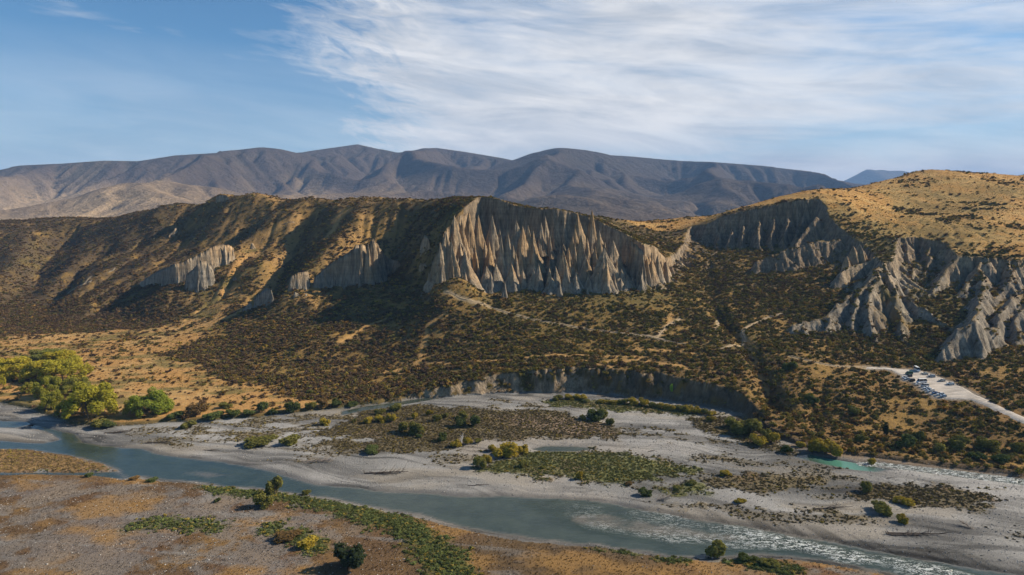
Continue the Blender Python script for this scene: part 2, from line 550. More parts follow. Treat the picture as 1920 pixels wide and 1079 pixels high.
# amphitheatres cut back into the hills
CUT_A = [up(u, 500, Y)[:2] for u, Y in [(800, 655), (806, 690), (820, 706), (835, 720), (852, 731), (880, 743), (905, 768), (945, 758), (985, 750), (1003, 730), (1080, 735),
                                      (1130, 722), (1190, 705), (1213, 690), (1235, 725), (1255, 755), (1275, 800), (1290, 830), (1292, 905), (1330, 880), (1500, 600), (1900, 300), (-600, 300), (300, 560), (720, 610), (790, 640)]]
CUT_B = [up(u, 500, Y)[:2] for u, Y in [(1290, 890), (1310, 890), (1370, 873), (1450, 860), (1500, 853), (1530, 849), (1537, 812), (1575, 765), (1610, 732), (1636, 690), (1650, 645),
                                        (1672, 645), (1676, 680), (1683, 720), (1710, 728), (1770, 701), (1790, 666), (1850, 650), (1920, 640), (2250, 600), (2250, 250), (1000, 250), (1200, 640), (1280, 800)]]
RIDGES = [  # (points, slope)
    ([(1652, 491, 652), (1648, 500, 625), (1625, 530, 600), (1585, 562, 580), (1560, 585, 566), (1520, 598, 556), (1490, 603, 552)], 1.15),
    ([(1650, 497, 628), (1640, 545, 585), (1632, 590, 555), (1640, 636, 528)], 1.05),
    ([(1645, 505, 620), (1612, 560, 580), (1600, 600, 556), (1598, 632, 538)], 1.15),
    ([(1652, 492, 640), (1690, 545, 600), (1725, 570, 580), (1765, 596, 560), (1785, 616, 542)], 1.05),
    ([(1660, 505, 620), (1680, 560, 580), (1690, 600, 552), (1700, 632, 532)], 1.05),
    ([(1560, 585, 566), (1548, 610, 548), (1550, 625, 540)], 1.3), ([(1505, 598, 556), (1512, 615, 545)], 1.4),
    ([(1925, 535, 590), (1900, 552, 560), (1880, 585, 535), (1862, 636, 508)], 1.2),
    ([(1925, 535, 580), (1915, 590, 535), (1905, 640, 508)], 1.2), ([(1925, 535, 580), (1960, 560, 560), (2000, 600, 540)], 1.3),
    ([(1822, 592, 508), (1800, 612, 500), (1772, 650, 490)], 1.5),
    ([(1822, 592, 508), (1832, 630, 494), (1838, 652, 488)], 1.5),
    ([(1822, 592, 508), (1850, 612, 508), (1868, 610, 515)], 1.4),
    ([(1795, 480, 665), (1760, 525, 640), (1745, 560, 615), (1740, 590, 590)], 1.0),
    ([(1830, 487, 655), (1845, 530, 610), (1835, 570, 560), (1822, 592, 520)], 1.0),
    ([(1700, 450, 720), (1705, 490, 690), (1712, 530, 650), (1720, 560, 620)], 1.0), ([(1745, 455, 712), (1738, 500, 680), (1735, 530, 655)], 1.0),
    ([(1850, 487, 650), (1800, 545, 610), (1790, 580, 590)], 1.0),
    ([(1920, 490, 640), (1880, 530, 610), (1850, 570, 585)], 1.0),
    ([(1770, 462, 700), (1775, 500, 672), (1790, 540, 640)], 1.0), ([(1890, 488, 645), (1905, 520, 615)], 1.1),
    ([(1640, 480, 690), (1600, 490, 680), (1572, 505, 668), (1555, 520, 662)], 1.4),
    ([(1575, 445, 755), (1530, 450, 750), (1480, 462, 745), (1420, 485, 740)], 1.2),
    ([(1535, 400, 805), (1510, 430, 790), (1490, 455, 780)], 1.6),
    ([(1322, 436, 880), (1320, 452, 865), (1316, 474, 845)], 2.0), ([(1345, 430, 866), (1346, 450, 850), (1344, 476, 832)], 2.2), ([(1368, 420, 858), (1366, 448, 842), (1362, 480, 822)], 2.2),
    ([(1392, 408, 852), (1388, 440, 838), (1386, 472, 822)], 2.3), ([(1420, 405, 848), (1420, 435, 832), (1426, 462, 815)], 2.2), ([(1450, 402, 846), (1446, 430, 828), (1450, 458, 808)], 2.2), ([(1478, 400, 842), (1474, 430, 822), (1476, 452, 805)], 2.3), ([(1506, 392, 838), (1500, 420, 818), (1500, 444, 800)], 2.3),
]


def smax(a, b, k):
    h = np.clip(0.5 + 0.5 * (a - b) / k, 0, 1)
    return b + (a - b) * h + k * h * (1 - h)


def compose(g, fine=False):
    """height and clay mask on grid g"""
    X, Y = g.X, g.Y
    F = resample(G, Fh, g) if g is not G else Fh
    H = resample(G, H1, g) if g is not G else H1
    clay = np.zeros(X.shape)
    m = np.ones(X.shape)
    jx = X + fbm(X, Y, 22, 3, 31) * 5; jy = Y + fbm(X, Y, 22, 3, 37) * 5
    dA, aA = sdf(np.array(CUT_A), jx, jy); dB, aB = sdf(np.array(CUT_B), jx, jy)
    d = np.maximum(dA, dB); isA = dA > dB; arc = np.where(isA, aA, aB)
    rg = ridged(arc * 1.0, d * 0.12, 24, 3, 41)
    w = np.where(isA, np.interp(X, [-95, -60, -10, 100, 130, 175], [26, 50, 74, 66, 40, 26]), 44) * (0.62 + 0.75 * rg)
    soft = sstep(668, 640, Y) * sstep(60, 0, X)
    w = w * (1 - soft) + 70 * soft
    t = np.clip(d / w, 0, 1)
    pA = np.where(t < 0.10, 1 - t * 5.6, 0.44 * ((1 - t) / 0.9) ** 0.85); pB = np.where(t < 0.12, 1 - t * 3.2, 0.616 * ((1 - t) / 0.88) ** 1.0)
    m = np.where(d <= 0, 1, np.clip(np.where(isA, pA, pB), 0, 1))
    m = np.where(soft > 0.3, 1 - sstep(0, 1, t), m)
    clay = ((d > -1.5) & (t < 1.0) & (soft < 0.3)) * 1.0
    base = smax(F, H, 6.0)
    Z = F + (base - F) * m
    Z = np.where((m >= 1), base, Z)
    clay = clay * ((base - F) > 5)
    if fine:
        gul = ridged(arc + 0.4 * d, d * 0.16, 27, 5, 47, 0.62)
        Z = Z - clay * np.where(isA, 12, 24) * (1 - gul) * np.sin(pi * np.clip(t, 0, 1) ** 0.8) * np.clip((base - F) / 50, 0, 1)
        Z = np.maximum(Z, np.minimum(F, base))
        n = fbm(X, Y, 10, 5, 51, 0.6) * 3.4 + (ridged(X, Y, 16, 4, 53) - 0.6) * 4
        for pts, sl in RIDGES:
            l = line3(pts)
            d, zr, arc = polydist(l, X + fbm(X, Y, 20, 4, 61) * 6, Y + fbm(X, Y, 20, 4, 67) * 6, vals=l[:, 2])
            val = zr + n * np.clip(d / 6, 0.15, 1) - sl * 1.25 * d ** 0.97 + 2.2 * (ridged(arc, d * 0.4, 8, 4, 71, 0.6) - 0.6) * np.clip(d / 9, 0, 1)
            clay = np.where(val > Z + 0.3, 1.0, clay)
            Z = np.maximum(Z, val)
    return Z, clay, F, H


Z1, clay1, Fc, Hc_ = compose(G)
# river terrace scarp
P0 = 0.6 + fbm(G.X, G.Y, 60, 3, 81) * 0.25
GA = Grid(-125, 235, 590, 860, 1.2)
GB = Grid(205, 700, 455, 920, 1.5)
ZA, clayA, FA, HA = compose(GA, True)
ZB, clayB, FB, HB = compose(GB, True)
rockA = np.where(clayA > 0, 1.0, 0.02) * (0.6 + 0.8 * vnoise(GA.X / 8, GA.Y / 8, 3))
rockB = np.where(clayB > 0, 1.0, 0.05) * (0.6 + 0.8 * vnoise(GB.X / 9, GB.Y / 9, 4))
ZA = ZA + clayA * fbm(GA.X, GA.Y, 5, 3, 91) * 1.5
ZB = ZB + clayB * fbm(GB.X, GB.Y, 6, 3, 93) * 1.4
ZAe, arA = erode(ZA, GA.d, 30, 0.055, 3.4, 0.004, rockA)
ZBe, arB = erode(ZB, GB.d, 20, 0.030, 2.4, 0.004, rockB)


def base_height(x, y, hi=True):
    """terrain height without river detail"""
    z = G.bil(Z1, x, y)
    for g, A in ((GA, ZAe), (GB, ZBe)):
        e = g.edge(x, y)
        w = np.clip(e / 14.0, 0, 1)
        if (e > 0).any():
            z = np.where(e > 0, z * (1 - w) + g.bil(A, x, y) * w, z)
    return z


def clay_mask(x, y):
    c = np.zeros(x.shape)
    for g, A in ((GA, clayA), (GB, clayB)):
        c = np.where(g.inside(x, y, 3), g.bil(A, x, y), c)
    return c


# ------------------------------------------------------------------ river flats, in plan
RIVER = gpoly([(-500, 815), (-200, 822), (0, 827), (75, 832), (118, 824), (190, 834), (270, 842), (300, 851), (360, 859), (430, 868), (480, 876), (520, 886), (560, 898),
               (600, 908), (640, 913), (700, 918), (800, 925), (880, 929), (960, 931), (1060, 935), (1120, 939), (1180, 949), (1280, 969), (1400, 986), (1500, 1006),
               (1600, 1023), (1700, 1044), (1800, 1060), (1920, 1082), (2300, 1160), (2300, 1330), (1920, 1150), (1720, 1092), (1680, 1080), (1600, 1064), (1530, 1053), (1480, 1046),
               (1400, 1042), (1330, 1051), (1290, 1046), (1250, 1041), (1180, 1031), (1120, 1021), (1050, 1018), (980, 1011), (920, 1001), (850, 986), (780, 966), (720, 953),
               (680, 948), (620, 936), (540, 923), (480, 918), (420, 913), (360, 904), (300, 900), (262, 895), (235, 898), (225, 890), (215, 881), (200, 873), (130, 856),
               (60, 844), (0, 843), (-500, 838)], 0.0)
SIDE = [gpoly(p, 0.0) for p in (
    [(-60, 787), (0, 790), (45, 791), (60, 797), (30, 802), (-60, 800)],
    [(60, 797), (100, 806), (140, 815), (150, 828), (118, 826), (95, 812), (62, 803)],
    [(640, 772), (690, 762), (760, 752), (800, 746), (830, 746), (790, 753), (730, 763), (680, 771), (640, 778)],
    [(1000, 842), (1020, 838), (1080, 838), (1112, 842), (1080, 846), (1020, 846)],
    [(1488, 856), (1520, 853), (1545, 859), (1590, 867), (1640, 875), (1665, 881), (1640, 884), (1590, 879), (1545, 870), (1510, 862)],
    [(1612, 867), (1642, 868), (1687, 872), (1768, 880), (1920, 899), (2200, 932), (2200, 944), (1920, 910), (1768, 890), (1687, 880), (1642, 873), (1615, 871)],
    [(-60, 887), (0, 887), (120, 888), (215, 886), (232, 897), (120, 893), (0, 893), (-60, 892)],
)]
SHOALS = [gpoly(p, 0.0) for p in (
    [(325, 880), (380, 882), (440, 890), (445, 896), (390, 897), (345, 890)],
    [(1060, 968), (1130, 962), (1250, 985), (1330, 994), (1440, 1005), (1470, 1016), (1380, 1018), (1250, 1012), (1150, 998), (1080, 984)],
)]
ISLES = [(gpoly(p, 0.6), kind, dens) for p, kind, dens in (
    ([(560, 818), (600, 808), (640, 795), (700, 768), (780, 760), (870, 765), (1000, 770), (1060, 775), (1110, 790), (1150, 800), (1205, 815), (1170, 823), (1080, 823), (1000, 822), (900, 824), (860, 829), (780, 830), (700, 822), (640, 820)], 'heath', 0.85),
    ([(930, 782), (1050, 780), (1110, 795), (1180, 815), (1080, 818), (960, 800)], 'bare', 0.5),
    ([(340, 812), (400, 795), (480, 785), (640, 768), (690, 762), (640, 790), (590, 805), (480, 828), (400, 828)], 'sparse', 0.5),
    ([(575, 832), (640, 825), (700, 828), (760, 820), (830, 815), (872, 830), (862, 846), (800, 850), (730, 849), (650, 842)], 'heath', 0.85),
    ([(895, 872), (930, 862), (990, 848), (1060, 843), (1130, 846), (1180, 852), (1250, 863), (1320, 874), (1300, 886), (1230, 894), (1170, 904), (1100, 906), (1030, 894), (960, 886), (905, 882)], 'green', 0.95),
    ([(940, 750), (1040, 757), (1010, 768), (900, 764), (850, 756), (890, 750)], 'sparse', 0.45),
    ([(1010, 748), (1150, 752), (1300, 765), (1340, 778), (1280, 778), (1150, 768), (1030, 760)], 'green', 0.8),
    ([(1170, 800), (1240, 805), (1300, 815), (1370, 831), (1300, 832), (1210, 822)], 'sparse', 0.7),
    ([(1290, 778), (1400, 788), (1440, 810), (1500, 845), (1490, 856), (1440, 846), (1380, 826), (1310, 804)], 'heath', 0.9),
    ([(1300, 900), (1370, 886), (1480, 890), (1545, 902), (1500, 916), (1400, 918), (1310, 912)], 'heath', 0.6),
    ([(1290, 850), (1350, 848), (1385, 856), (1330, 862)], 'sparse', 0.6),
    ([(1600, 915), (1640, 907), (1740, 911), (1830, 924), (1868, 940), (1830, 954), (1760, 951), (1680, 938), (1612, 928)], 'heath', 0.9),
    ([(1240, 912), (1330, 906), (1340, 918), (1260, 926)], 'green', 0.6),
    ([(1280, 940), (1340, 938), (1440, 955), (1380, 965), (1290, 952)], 'sparse', 0.65),
    ([(1480, 948), (1560, 953), (1610, 962), (1600, 970), (1500, 957)], 'sparse', 0.5),
    ([(0, 838), (60, 845), (130, 857), (205, 876), (215, 884), (120, 886), (0, 884), (-200, 884), (-200, 838)], 'spit', 0.8),
    ([(1190, 905), (1250, 903), (1240, 912), (1200, 912)], 'sparse', 0.5),
)]
TRACKS = []
# ------------------------------------------------------------------ ground height with river detail
Fh = smax(Fh, np.full(Fh.shape, 1.9), 1.5)
Z1 = smax(Z1, np.full(Z1.shape, 1.9), 1.5)


def flats(x, y):
    """level of the flood plain with channels; returns z, water depth-ish, distance into river"""
    P = 0.55 + fbm(x, y, 45, 3, 81) * 0.22 + fbm(x, y, 9, 3, 83) * 0.16
    jx = x + fbm(x, y, 14, 3, 85) * 1.6; jy = y + fbm(x, y, 14, 3, 86) * 1.6
    dR, _ = sdf(RIVER, jx, jy)
    near = 1.3 * sstep(2, 14, -dR) * nearside(x, y)
    P = P + near
    riv = sstep(-2.6, 4.0, dR)
    P = P * (1 - riv) - 0.55 * riv
    for sh in SHOALS:
        d, _ = sdf(sh, jx, jy)
        P = np.maximum(P, -0.50 + 0.40 * sstep(-3, 5, d) - 5 * (d < -3.5))
    P = P + (dR > 0) * (0.22 * fbm(x, y * 1.3, 5, 4, 87, 0.65) + 0.1 * fbm(x, y, 22, 2, 88))
    dS = np.full(x.shape, -1e9)
    for i, s in enumerate(SIDE):
        d, _ = sdf(s, x + (jx - x) * 0.5, y + (jy - y) * 0.5); dS = np.maximum(dS, d)
    rs = sstep(-3.0, 0.9, dS)
    P = P * (1 - rs) - 0.35 * rs
    return P, dR, dS


NEARLINE = gpoly([(-500, 838), (0, 895), (235, 898), (420, 915), (620, 938), (850, 990), (1050, 1020), (1290, 1050), (1480, 1050), (1680, 1085), (1920, 1160), (2300, 1340)], 0.0)


def nearside(x, y):
    return (y < np.interp(x, NEARLINE[:, 0], NEARLINE[:, 1])).astype(float)


def ground(x, y):
    x = np.asarray(x, float); y = np.asarray(y, float)
    z = base_height(x, y)
    jx = x + fbm(x, y, 13, 3, 101) * 2.6; jy = y + fbm(x, y, 13, 3, 103) * 2.6
    near = y < 560
    d = np.full(x.shape, 300.0)
    d[near] = -sdf(FP, jx[near], jy[near])[0]
    P = np.full(x.shape, 0.6); dR = np.full(x.shape, -300.0); dS = np.full(x.shape, -300.0)
    P[near], dR[near], dS[near] = flats(x[near], y[near])
    rise = z - 0.6
    w = np.clip(rise * 0.5, 2.5, 11.0) * (0.45 + 1.25 * ridged(x, y * 0.35, 12, 3, 105))
    t = np.clip(d / w, 0, 1)
    prof = np.where(t < 0.35, t / 0.35 * 0.30, 0.30 + (t - 0.35) / 0.65 * 0.70)
    prof = np.where(rise > 5, prof, t * t * (3 - 2 * t))
    zz = P + (z - P) * prof
    bluff = ((d > 0) & (t < 0.97) & (rise > 3.2)).astype(float)
    # flats exist only inside
    zz = np.where(d <= 0, P, zz)
    return zz, d, dR, dS, bluff


# ------------------------------------------------------------------ quick look-up grid for placing things
QG = Grid(-760, 760, 170, 1500, 2.0)
_r = [ground(QG.X[i:i + 100], QG.Y[i:i + 100]) for i in range(0, QG.ny, 100)]
QZ, QD, QR, QS, QB = [np.vstack([r[k] for r in _r]) for k in range(5)]


def gz(x, y):
    return float(QG.bil(QZ, np.array([x]), np.array([y]))[0])


_YS = np.concatenate([np.arange(180, 700, 0.5), np.arange(700, 1480, 1.0)])


def hit(u, v):
    """first point of the terrain met by a sight line"""
    dx, dy, dz = ray(u, v)
    xs = dx / dy * _YS; zs = HC + dz / dy * _YS
    g = QG.bil(QZ, xs, _YS)
    k = np.argmax(zs < g)
    if not (zs < g).any(): k = len(_YS) - 1
    Y = _YS[k]
    return np.array([dx / dy * Y, Y, g[k]])


def hitline(pts):
    return np.array([hit(u, v) for u, v in pts])


# gravel road, car park, paths
CARPARK = hitline([(1625, 689), (1660, 690), (1690, 694), (1712, 694), (1740, 700), (1772, 713), (1800, 726), (1830, 742), (1852, 752), (1850, 760), (1820, 750), (1795, 749), (1776, 749), (1755, 746),
                   (1735, 735), (1722, 724), (1708, 716), (1693, 714), (1692, 706), (1676, 696), (1655, 692), (1625, 692)])
ROAD = hitline([(1825, 748), (1850, 757), (1880, 771), (1920, 789), (1985, 822)])
PATHS = [(hitline(p), w) for p, w in (
    ([(835, 548), (860, 560), (885, 568), (920, 575), (960, 590), (1000, 600), (1060, 610), (1120, 620), (1180, 627), (1200, 628), (1225, 635), (1260, 642), (1300, 648)], 1.3),
    ([(1185, 627), (1215, 630), (1240, 637), (1252, 640)], 2.2),
    ([(1355, 655), (1378, 648), (1398, 640), (1390, 622), (1410, 608), (1440, 595), (1470, 588)], 1.2),
    ([(1482, 668), (1520, 678), (1560, 687), (1625, 690)], 1.3),
    ([(1232, 632), (1250, 612), (1275, 598)], 1.4),
    ([(1345, 600), (1348, 612), (1343, 618)], 1.4),
    ([(170, 520), (155, 536), (130, 548), (108, 562)], 1.6),
)]


def dense_line(l, step=2.0):
    out = []
    for a, b in zip(l[:-1], l[1:]):
        n = max(1, int(np.linalg.norm(b[:2] - a[:2]) / step))
        for k in range(n): out.append(a + (b - a) * k / n)
    out.append(l[-1]); return np.array(out)


def smooth_line(l, it=3):
    l = dense_line(l, 3.0)
    for _ in range(it):
        m = l.copy(); m[1:-1] = (l[:-2] + l[1:-1] * 2 + l[2:]) / 4; l = m
    return l


ROADS = smooth_line(ROAD)
PATHS = [(smooth_line(p), w) for p, w in PATHS]

# ------------------------------------------------------------------ land cover
C = lambda *a: np.array(a, dtype=float)
GOLD, GOLD2, STRAW = C(.40, .235, .083), C(.27, .155, .052), C(.47, .30, .125)
OLIVE, SOIL, SCRUBG = C(.12, .095, .03), C(.11, .072, .032), C(.115, .078, .032)
CLAY, CLAYG, CLAYO = C(.32, .245, .16), C(.25, .215, .165), C(.36, .235, .12)
GRAV, GRAVD, GRAVB = C(.235, .225, .208), C(.15, .145, .134), C(.195, .168, .135)
HEATH, HEATHR, MOSS = C(.115, .088, .043), C(.165, .105, .05), C(.11, .11, .032)
NEARB, NEARR = C(.145, .095, .048), C(.125, .068, .033)
GREEN = C(.075, .115, .022)


def upoly(pts):
    return np.array([up(u, 500, Y)[:2] for u, Y in pts])


GOLD_R = upoly([(1180, 940), (1235, 905), (1290, 905), (1370, 886), (1530, 858), (1545, 800), (1580, 765), (1640, 715), (1690, 732), (1770, 706), (1790, 672), (1920, 648), (2400, 590), (3200, 1600), (900, 1600), (1100, 1050), (1150, 980)])
GOLD_L = gpoly([(-500, 640), (0, 628), (150, 625), (250, 622), (330, 618), (430, 592), (470, 575), (500, 575), (440, 612), (350, 650), (310, 665), (420, 700), (500, 735), (580, 752), (640, 764), (480, 785), (330, 795), (200, 802), (130, 796), (60, 770), (0, 757), (-500, 730)], 2.0)
GOLD_STREAKS = [(hitline(p), w) for p, w in (
    ([(300, 640), (380, 610), (440, 590), (480, 575)], 7),
    ([(640, 640), (690, 610), (720, 600)], 3.0), ([(800, 620), (800, 650), (780, 690), (800, 610), (840, 590)], 2.6),
    ([(720, 700), (780, 680), (850, 682), (960, 674), (1040, 666), (1130, 668), (1200, 670)], 3.2),
    ([(1400, 640), (1420, 690), (1440, 740)], 2.0), ([(1260, 590), (1240, 630)], 3), ([(560, 410), (500, 440)], 5), ([(640, 400), (620, 440)], 8), ([(860, 640), (1000, 655), (1150, 690)], 1.5),
    ([(1180, 655), (1280, 660), (1330, 670)], 3.0), ([(700, 690), (800, 700)], 2.0), ([(1130, 680), (1200, 675), (1290, 690)], 3.0),
)]
NEAR_GREEN = smooth_line(hitline([(415, 913), (480, 922), (560, 932), (640, 950), (700, 966), (750, 985), (790, 1010), (820, 1040), (850, 1079), (870, 1120)]))
NEAR_ORANGE = smooth_line(hitline([(520, 990), (560, 1010), (590, 1030)]))
NEAR_GREEN2 = smooth_line(hitline([(265, 985), (320, 978), (400, 990)]))
NEAR_GREEN3 = smooth_line(hitline([(1125, 1022), (1200, 1035), (1280, 1048)]))
NEAR_GREEN4 = smooth_line(hitline([(1380, 1045), (1420, 1055), (1480, 1068)]))


def mixc(a, b, t):
    return a + (b - a) * t[:, None]


def cover(x, y, z, d, dR, dS, bluff, slope, nx, curv=None):
    """albedo and scrub density for flat arrays"""
    n = len(x)
    n1 = fbm(x, y, 55, 4, 201); n2 = fbm(x, y, 17, 4, 203); n3 = fbm(x, y, 5, 3, 207); n4 = fbm(x, y, 130, 3, 211)
    scrub = np.clip(0.90 + 1.0 * n2 + 0.55 * n1 + 0.25 * n3, 0.08, 1)
    tone = np.clip(0.5 + 0.9 * n2 + 0.5 * n3, 0, 1)
    col = mixc(np.tile(C(.25, .15, .043), (n, 1)), SCRUBG * 0.85, np.clip(scrub * 1.5 - 0.35 + 0.4 * n3, 0, 1))
    col = mixc(col, OLIVE, np.clip(0.15 + 1.2 * n4 + 0.6 * n3, 0, 0.8))
    # left hillside: gold grass, painted stronger on right-hand faces as sunlight, dense heath elsewhere
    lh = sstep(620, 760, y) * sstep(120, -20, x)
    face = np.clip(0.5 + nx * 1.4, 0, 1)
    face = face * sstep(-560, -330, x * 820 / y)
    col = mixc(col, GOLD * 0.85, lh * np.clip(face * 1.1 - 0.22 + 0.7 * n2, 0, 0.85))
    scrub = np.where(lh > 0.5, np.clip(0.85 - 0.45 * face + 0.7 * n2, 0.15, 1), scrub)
    # far left flank is darker heath
    # right terrace near the road: tawny grass between shrubs
    rt = sstep(90, 150, x) * sstep(520, 450, y)
    col = mixc(col, GOLD2 * 0.8, rt * np.clip(0.5 + 0.9 * n3 + n2, 0, 0.9))
    scrub = scrub * (1 - 0.35 * rt)
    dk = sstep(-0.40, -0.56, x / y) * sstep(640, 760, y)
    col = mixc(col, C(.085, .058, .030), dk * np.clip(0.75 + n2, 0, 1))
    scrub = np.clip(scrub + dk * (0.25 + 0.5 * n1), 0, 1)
    # golden hill
    dg, _ = sdf(GOLD_R, x + n2 * 10, y + n2 * 10)
    g = sstep(-3, 6, dg)
    gc = mixc(mixc(np.tile(C(.39, .208, .055), (n, 1)), C(.44, .27, .09), np.clip(0.3 + n2 * 1.3, 0, 1)), OLIVE * 1.4, np.clip(n4 * 1.3 + n3 * 0.6 - 0.05, 0, 0.6))
    col = mixc(col, gc, g)
    patch = sstep(0.16, 0.40, fbm(x, y * 1.6, 38, 4, 221) + 0.35 * n3)
    edge = sstep(46, 6, dg) * sstep(330, 260, x) * sstep(950, 860, y) * 0.75
    spur = np.exp(-(((x - 372) / 34) ** 2 + ((y - 745) / 55) ** 2)) * 0.8
    scrub = scrub * (1 - g) + g * np.clip(0.035 + 0.75 * patch + 0.5 * edge * (n2 > -0.1) + spur, 0, 0.9)
    # golden flats on the left
    dl, _ = sdf(GOLD_L, x + n2 * 9, y + n2 * 14)
    g = sstep(-4, 5, dl)
    gl = mixc(mixc(np.tile(C(.38, .21, .07), (n, 1)), C(.43, .27, .105), np.clip(0.2 + n1 + n3 * 0.8, 0, 1)), OLIVE * 1.25, np.clip(0.12 + fbm(x, y * 2.4, 24, 4, 231) * 2.2, 0, 0.85))
    col = mixc(col, gl, g)
    scrub = scrub * (1 - g) + g * np.clip(0.05 + 0.12 * (fbm(x, y * 2, 16, 3, 233) > 0.12) + 0.35 * sstep(560, 700, y) * (n2 > 0.1), 0, 1)
    for l, w in GOLD_STREAKS:
        dd, _, _ = polydist(l, x + n3 * 2, y + n3 * 3)
        s = np.clip(1.3 - dd / w, 0, 1)
        col = mixc(col, GOLD * 0.95, s * 0.9); scrub = scrub * (1 - s)
    # steep ground is barer
    cm = clay_mask(x, y)
    st = sstep(0.62, 1.0, slope)
    cl = np.clip(cm * st * (1.0 + 0.5 * n3), 0, 1)
    cl = np.maximum(cl, bluff * sstep(0.45, 0.9, slope))
    cl = np.maximum(cl, sstep(1.05, 1.5, slope) * (y > 430) * (x > -70))
    for u_, Y_, rx_, ry_ in ((888, 668, 9, 22), (968, 660, 7, 16), (1215, 662, 12, 14), (905, 700, 5, 12), (1330, 640, 10, 10), (1690, 560, 14, 16), (1672, 590, 8, 14)):
        px_ = (u_ - 960) / 1280 * Y_
        cl = cl * (1 - 0.95 * np.exp(-(((x - px_) / rx_) ** 2 + ((y - Y_) / ry_) ** 2) ** 1.5) * (n3 > -0.45))
    cl = np.where(bluff > 0, cl * (fbm(x, y * 0.4 + z, 7, 3, 277) > -0.28), cl)
    cl = cl * ((x > np.interp(y, [640, 700, 740], [-86, -80, -52])) | (bluff > 0))
    grey = sstep(88, 45, z + n2 * 14) * (0.4 + 0.5 * sstep(100, 300, x) * sstep(680, 620, y))
    cc = mixc(mixc(np.tile(CLAY, (n, 1)), CLAYO, np.clip(n1 * 1.4 + 0.1, 0, 0.8)), CLAYG, np.clip(grey + n3 * 0.3, 0, 1))
    cc = mixc(cc, C(.19, .14, .09), 0.75 * sstep(104, 122, z + n2 * 6) * (x < 250))  # upper back wall: brown bedding, darkened further to paint in its shade
    cc = mixc(cc, C(.21, .155, .10), 0.8 * sstep(660, 720, y + n2 * 30) * (x > 200))
    cc = mixc(cc, C(.20, .15, .095), 0.7 * bluff * np.clip(0.7 + n2 * 1.5, 0, 1))
    cc = mixc(cc, C(.12, .085, .05), 0.8 * bluff * sstep(20, 90, x))  # right end of the bluff browner, with its deep shadow painted in
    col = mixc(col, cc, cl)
    scrub = scrub * (1 - cl) * (1 - 0.75 * cm * sstep(0.4, 0.8, slope))
    # ---- flood plain
    fl = (d <= 0.5)
    gr = mixc(mixc(np.tile(GRAV, (n, 1)), GRAVD, np.clip(0.3 + n1 * 1.2 + n3 * 0.5, 0, 1)), GRAVB, np.clip(n4 * 1.5 + n2 * 0.6 - 0.1, 0, 0.8))
    wx = x + fbm(x, y, 60, 3, 243) * 25; wy = y + fbm(x, y, 60, 3, 245) * 12
    streak = ridged(wx * 0.22 + wy * 0.25, wy * 1.7 + wx * 0.45, 24, 5, 241, 0.6)
    gr = gr * (1.20 - 0.55 * sstep(0.33, 0.66, streak)[:, None])
    lines_ = sstep(0.54, 0.70, ridged(wx * 0.30 + wy * 0.3, wy * 1.9 + wx * 0.55, 17, 3, 265, 0.55))
    gr = gr * (1 - 0.58 * lines_ * np.clip(0.6 + n1, 0, 1))[:, None] * (1 + 0.20 * n3 + 0.22 * n2)[:, None]
    silt = 0.8 * sstep(0.15, 0.4, fbm(wx * 0.4, wy * 1.4 + wx * 0.3, 30, 4, 247))
    gr = mixc(gr, C(.27, .235, .185), silt * 0.7)
    # ribbed gravel slope along the right-hand shore
    rib = sstep(-16, -3, dR) * sstep(40, 110, x) * (1 - nearside(x, y)) * (dR < 0)
    ribs = ridged(x * 1.0 + y * 0.35, 0 * y, 5.5, 2, 249)
    gr = gr * 1.12 * (1 - rib * (0.25 + 0.40 * sstep(0.4, 0.7, ribs)))[:, None]
    heath = np.zeros(n); hk = np.zeros(n)
    low = np.zeros(n)
    for poly, kind, den in ISLES:
        bb = fl & (x > poly[:, 0].min() - 12) & (x < poly[:, 0].max() + 12) & (y > poly[:, 1].min() - 12) & (y < poly[:, 1].max() + 12)
        if not bb.any(): continue
        xx, yy = x[bb], y[bb]
        dd, _ = sdf(poly, xx + fbm(xx, yy, 14, 4, 251, 0.6) * 9, yy + fbm(xx, yy, 14, 4, 253, 0.6) * 8)
        ins = sstep(-2.5, 2.5, dd + 5.0 * fbm(xx, yy, 5, 3, 271))
        if kind == 'sparse':
            ins = ins * sstep(-0.15, 0.25, fbm(xx * 0.5, yy, 6, 3, 255))
        cl_ = {'heath': HEATH, 'bare': C(.21, .15, .10), 'sparse': HEATH * 1.2, 'green': MOSS, 'spit': GOLD2 * 0.75}[kind]
        mot = np.clip(0.5 + 1.3 * fbm(xx, yy, 7, 3, 257), 0, 1)
        tgt = cl_[None] * (0.75 + 0.5 * mot[:, None])
        if kind in ('heath', 'green'):
            tgt = mixc(tgt, HEATHR, np.clip(1.5 * fbm(xx, yy, 20, 3, 259) - 0.05, 0, 0.7))
        gb = gr[bb]
        gr[bb] = mixc(gb, tgt, ins * (0.92 if kind != 'sparse' else 0.8))
        low[bb] = np.maximum(low[bb], ins * den * (0.08 if kind == 'bare' else 1))
        hk[bb] = np.where(ins > 0.5, {'heath': 0, 'bare': 0, 'sparse': 0, 'green': 1, 'spit': 2}[kind], hk[bb])
    # scattered growth on the bars
    sp = sstep(0.18, 0.42, fbm(wx * 0.5, wy * 1.2, 15, 4, 273, 0.6)) * sstep(0.0, 0.3, fbm(x, y, 70, 2, 275) + 0.12) * sstep(-4, -10, dR) * fl
    gr = mixc(gr, HEATH * 1.3, sp * 0.45); low = np.maximum(low, sp * 0.38)
    # wet margin
    wet = np.maximum(sstep(-5, 0.5, dR), sstep(-3, 0.5, dS))
    gr = gr * (1 - 0.42 * wet[:, None])
    # near bank
    nb = nearside(x, y) * (dR < -2.5)
    c2 = mixc(np.tile(NEARB, (n, 1)), NEARR, np.clip(0.5 + n1 * 1.3, 0, 1))
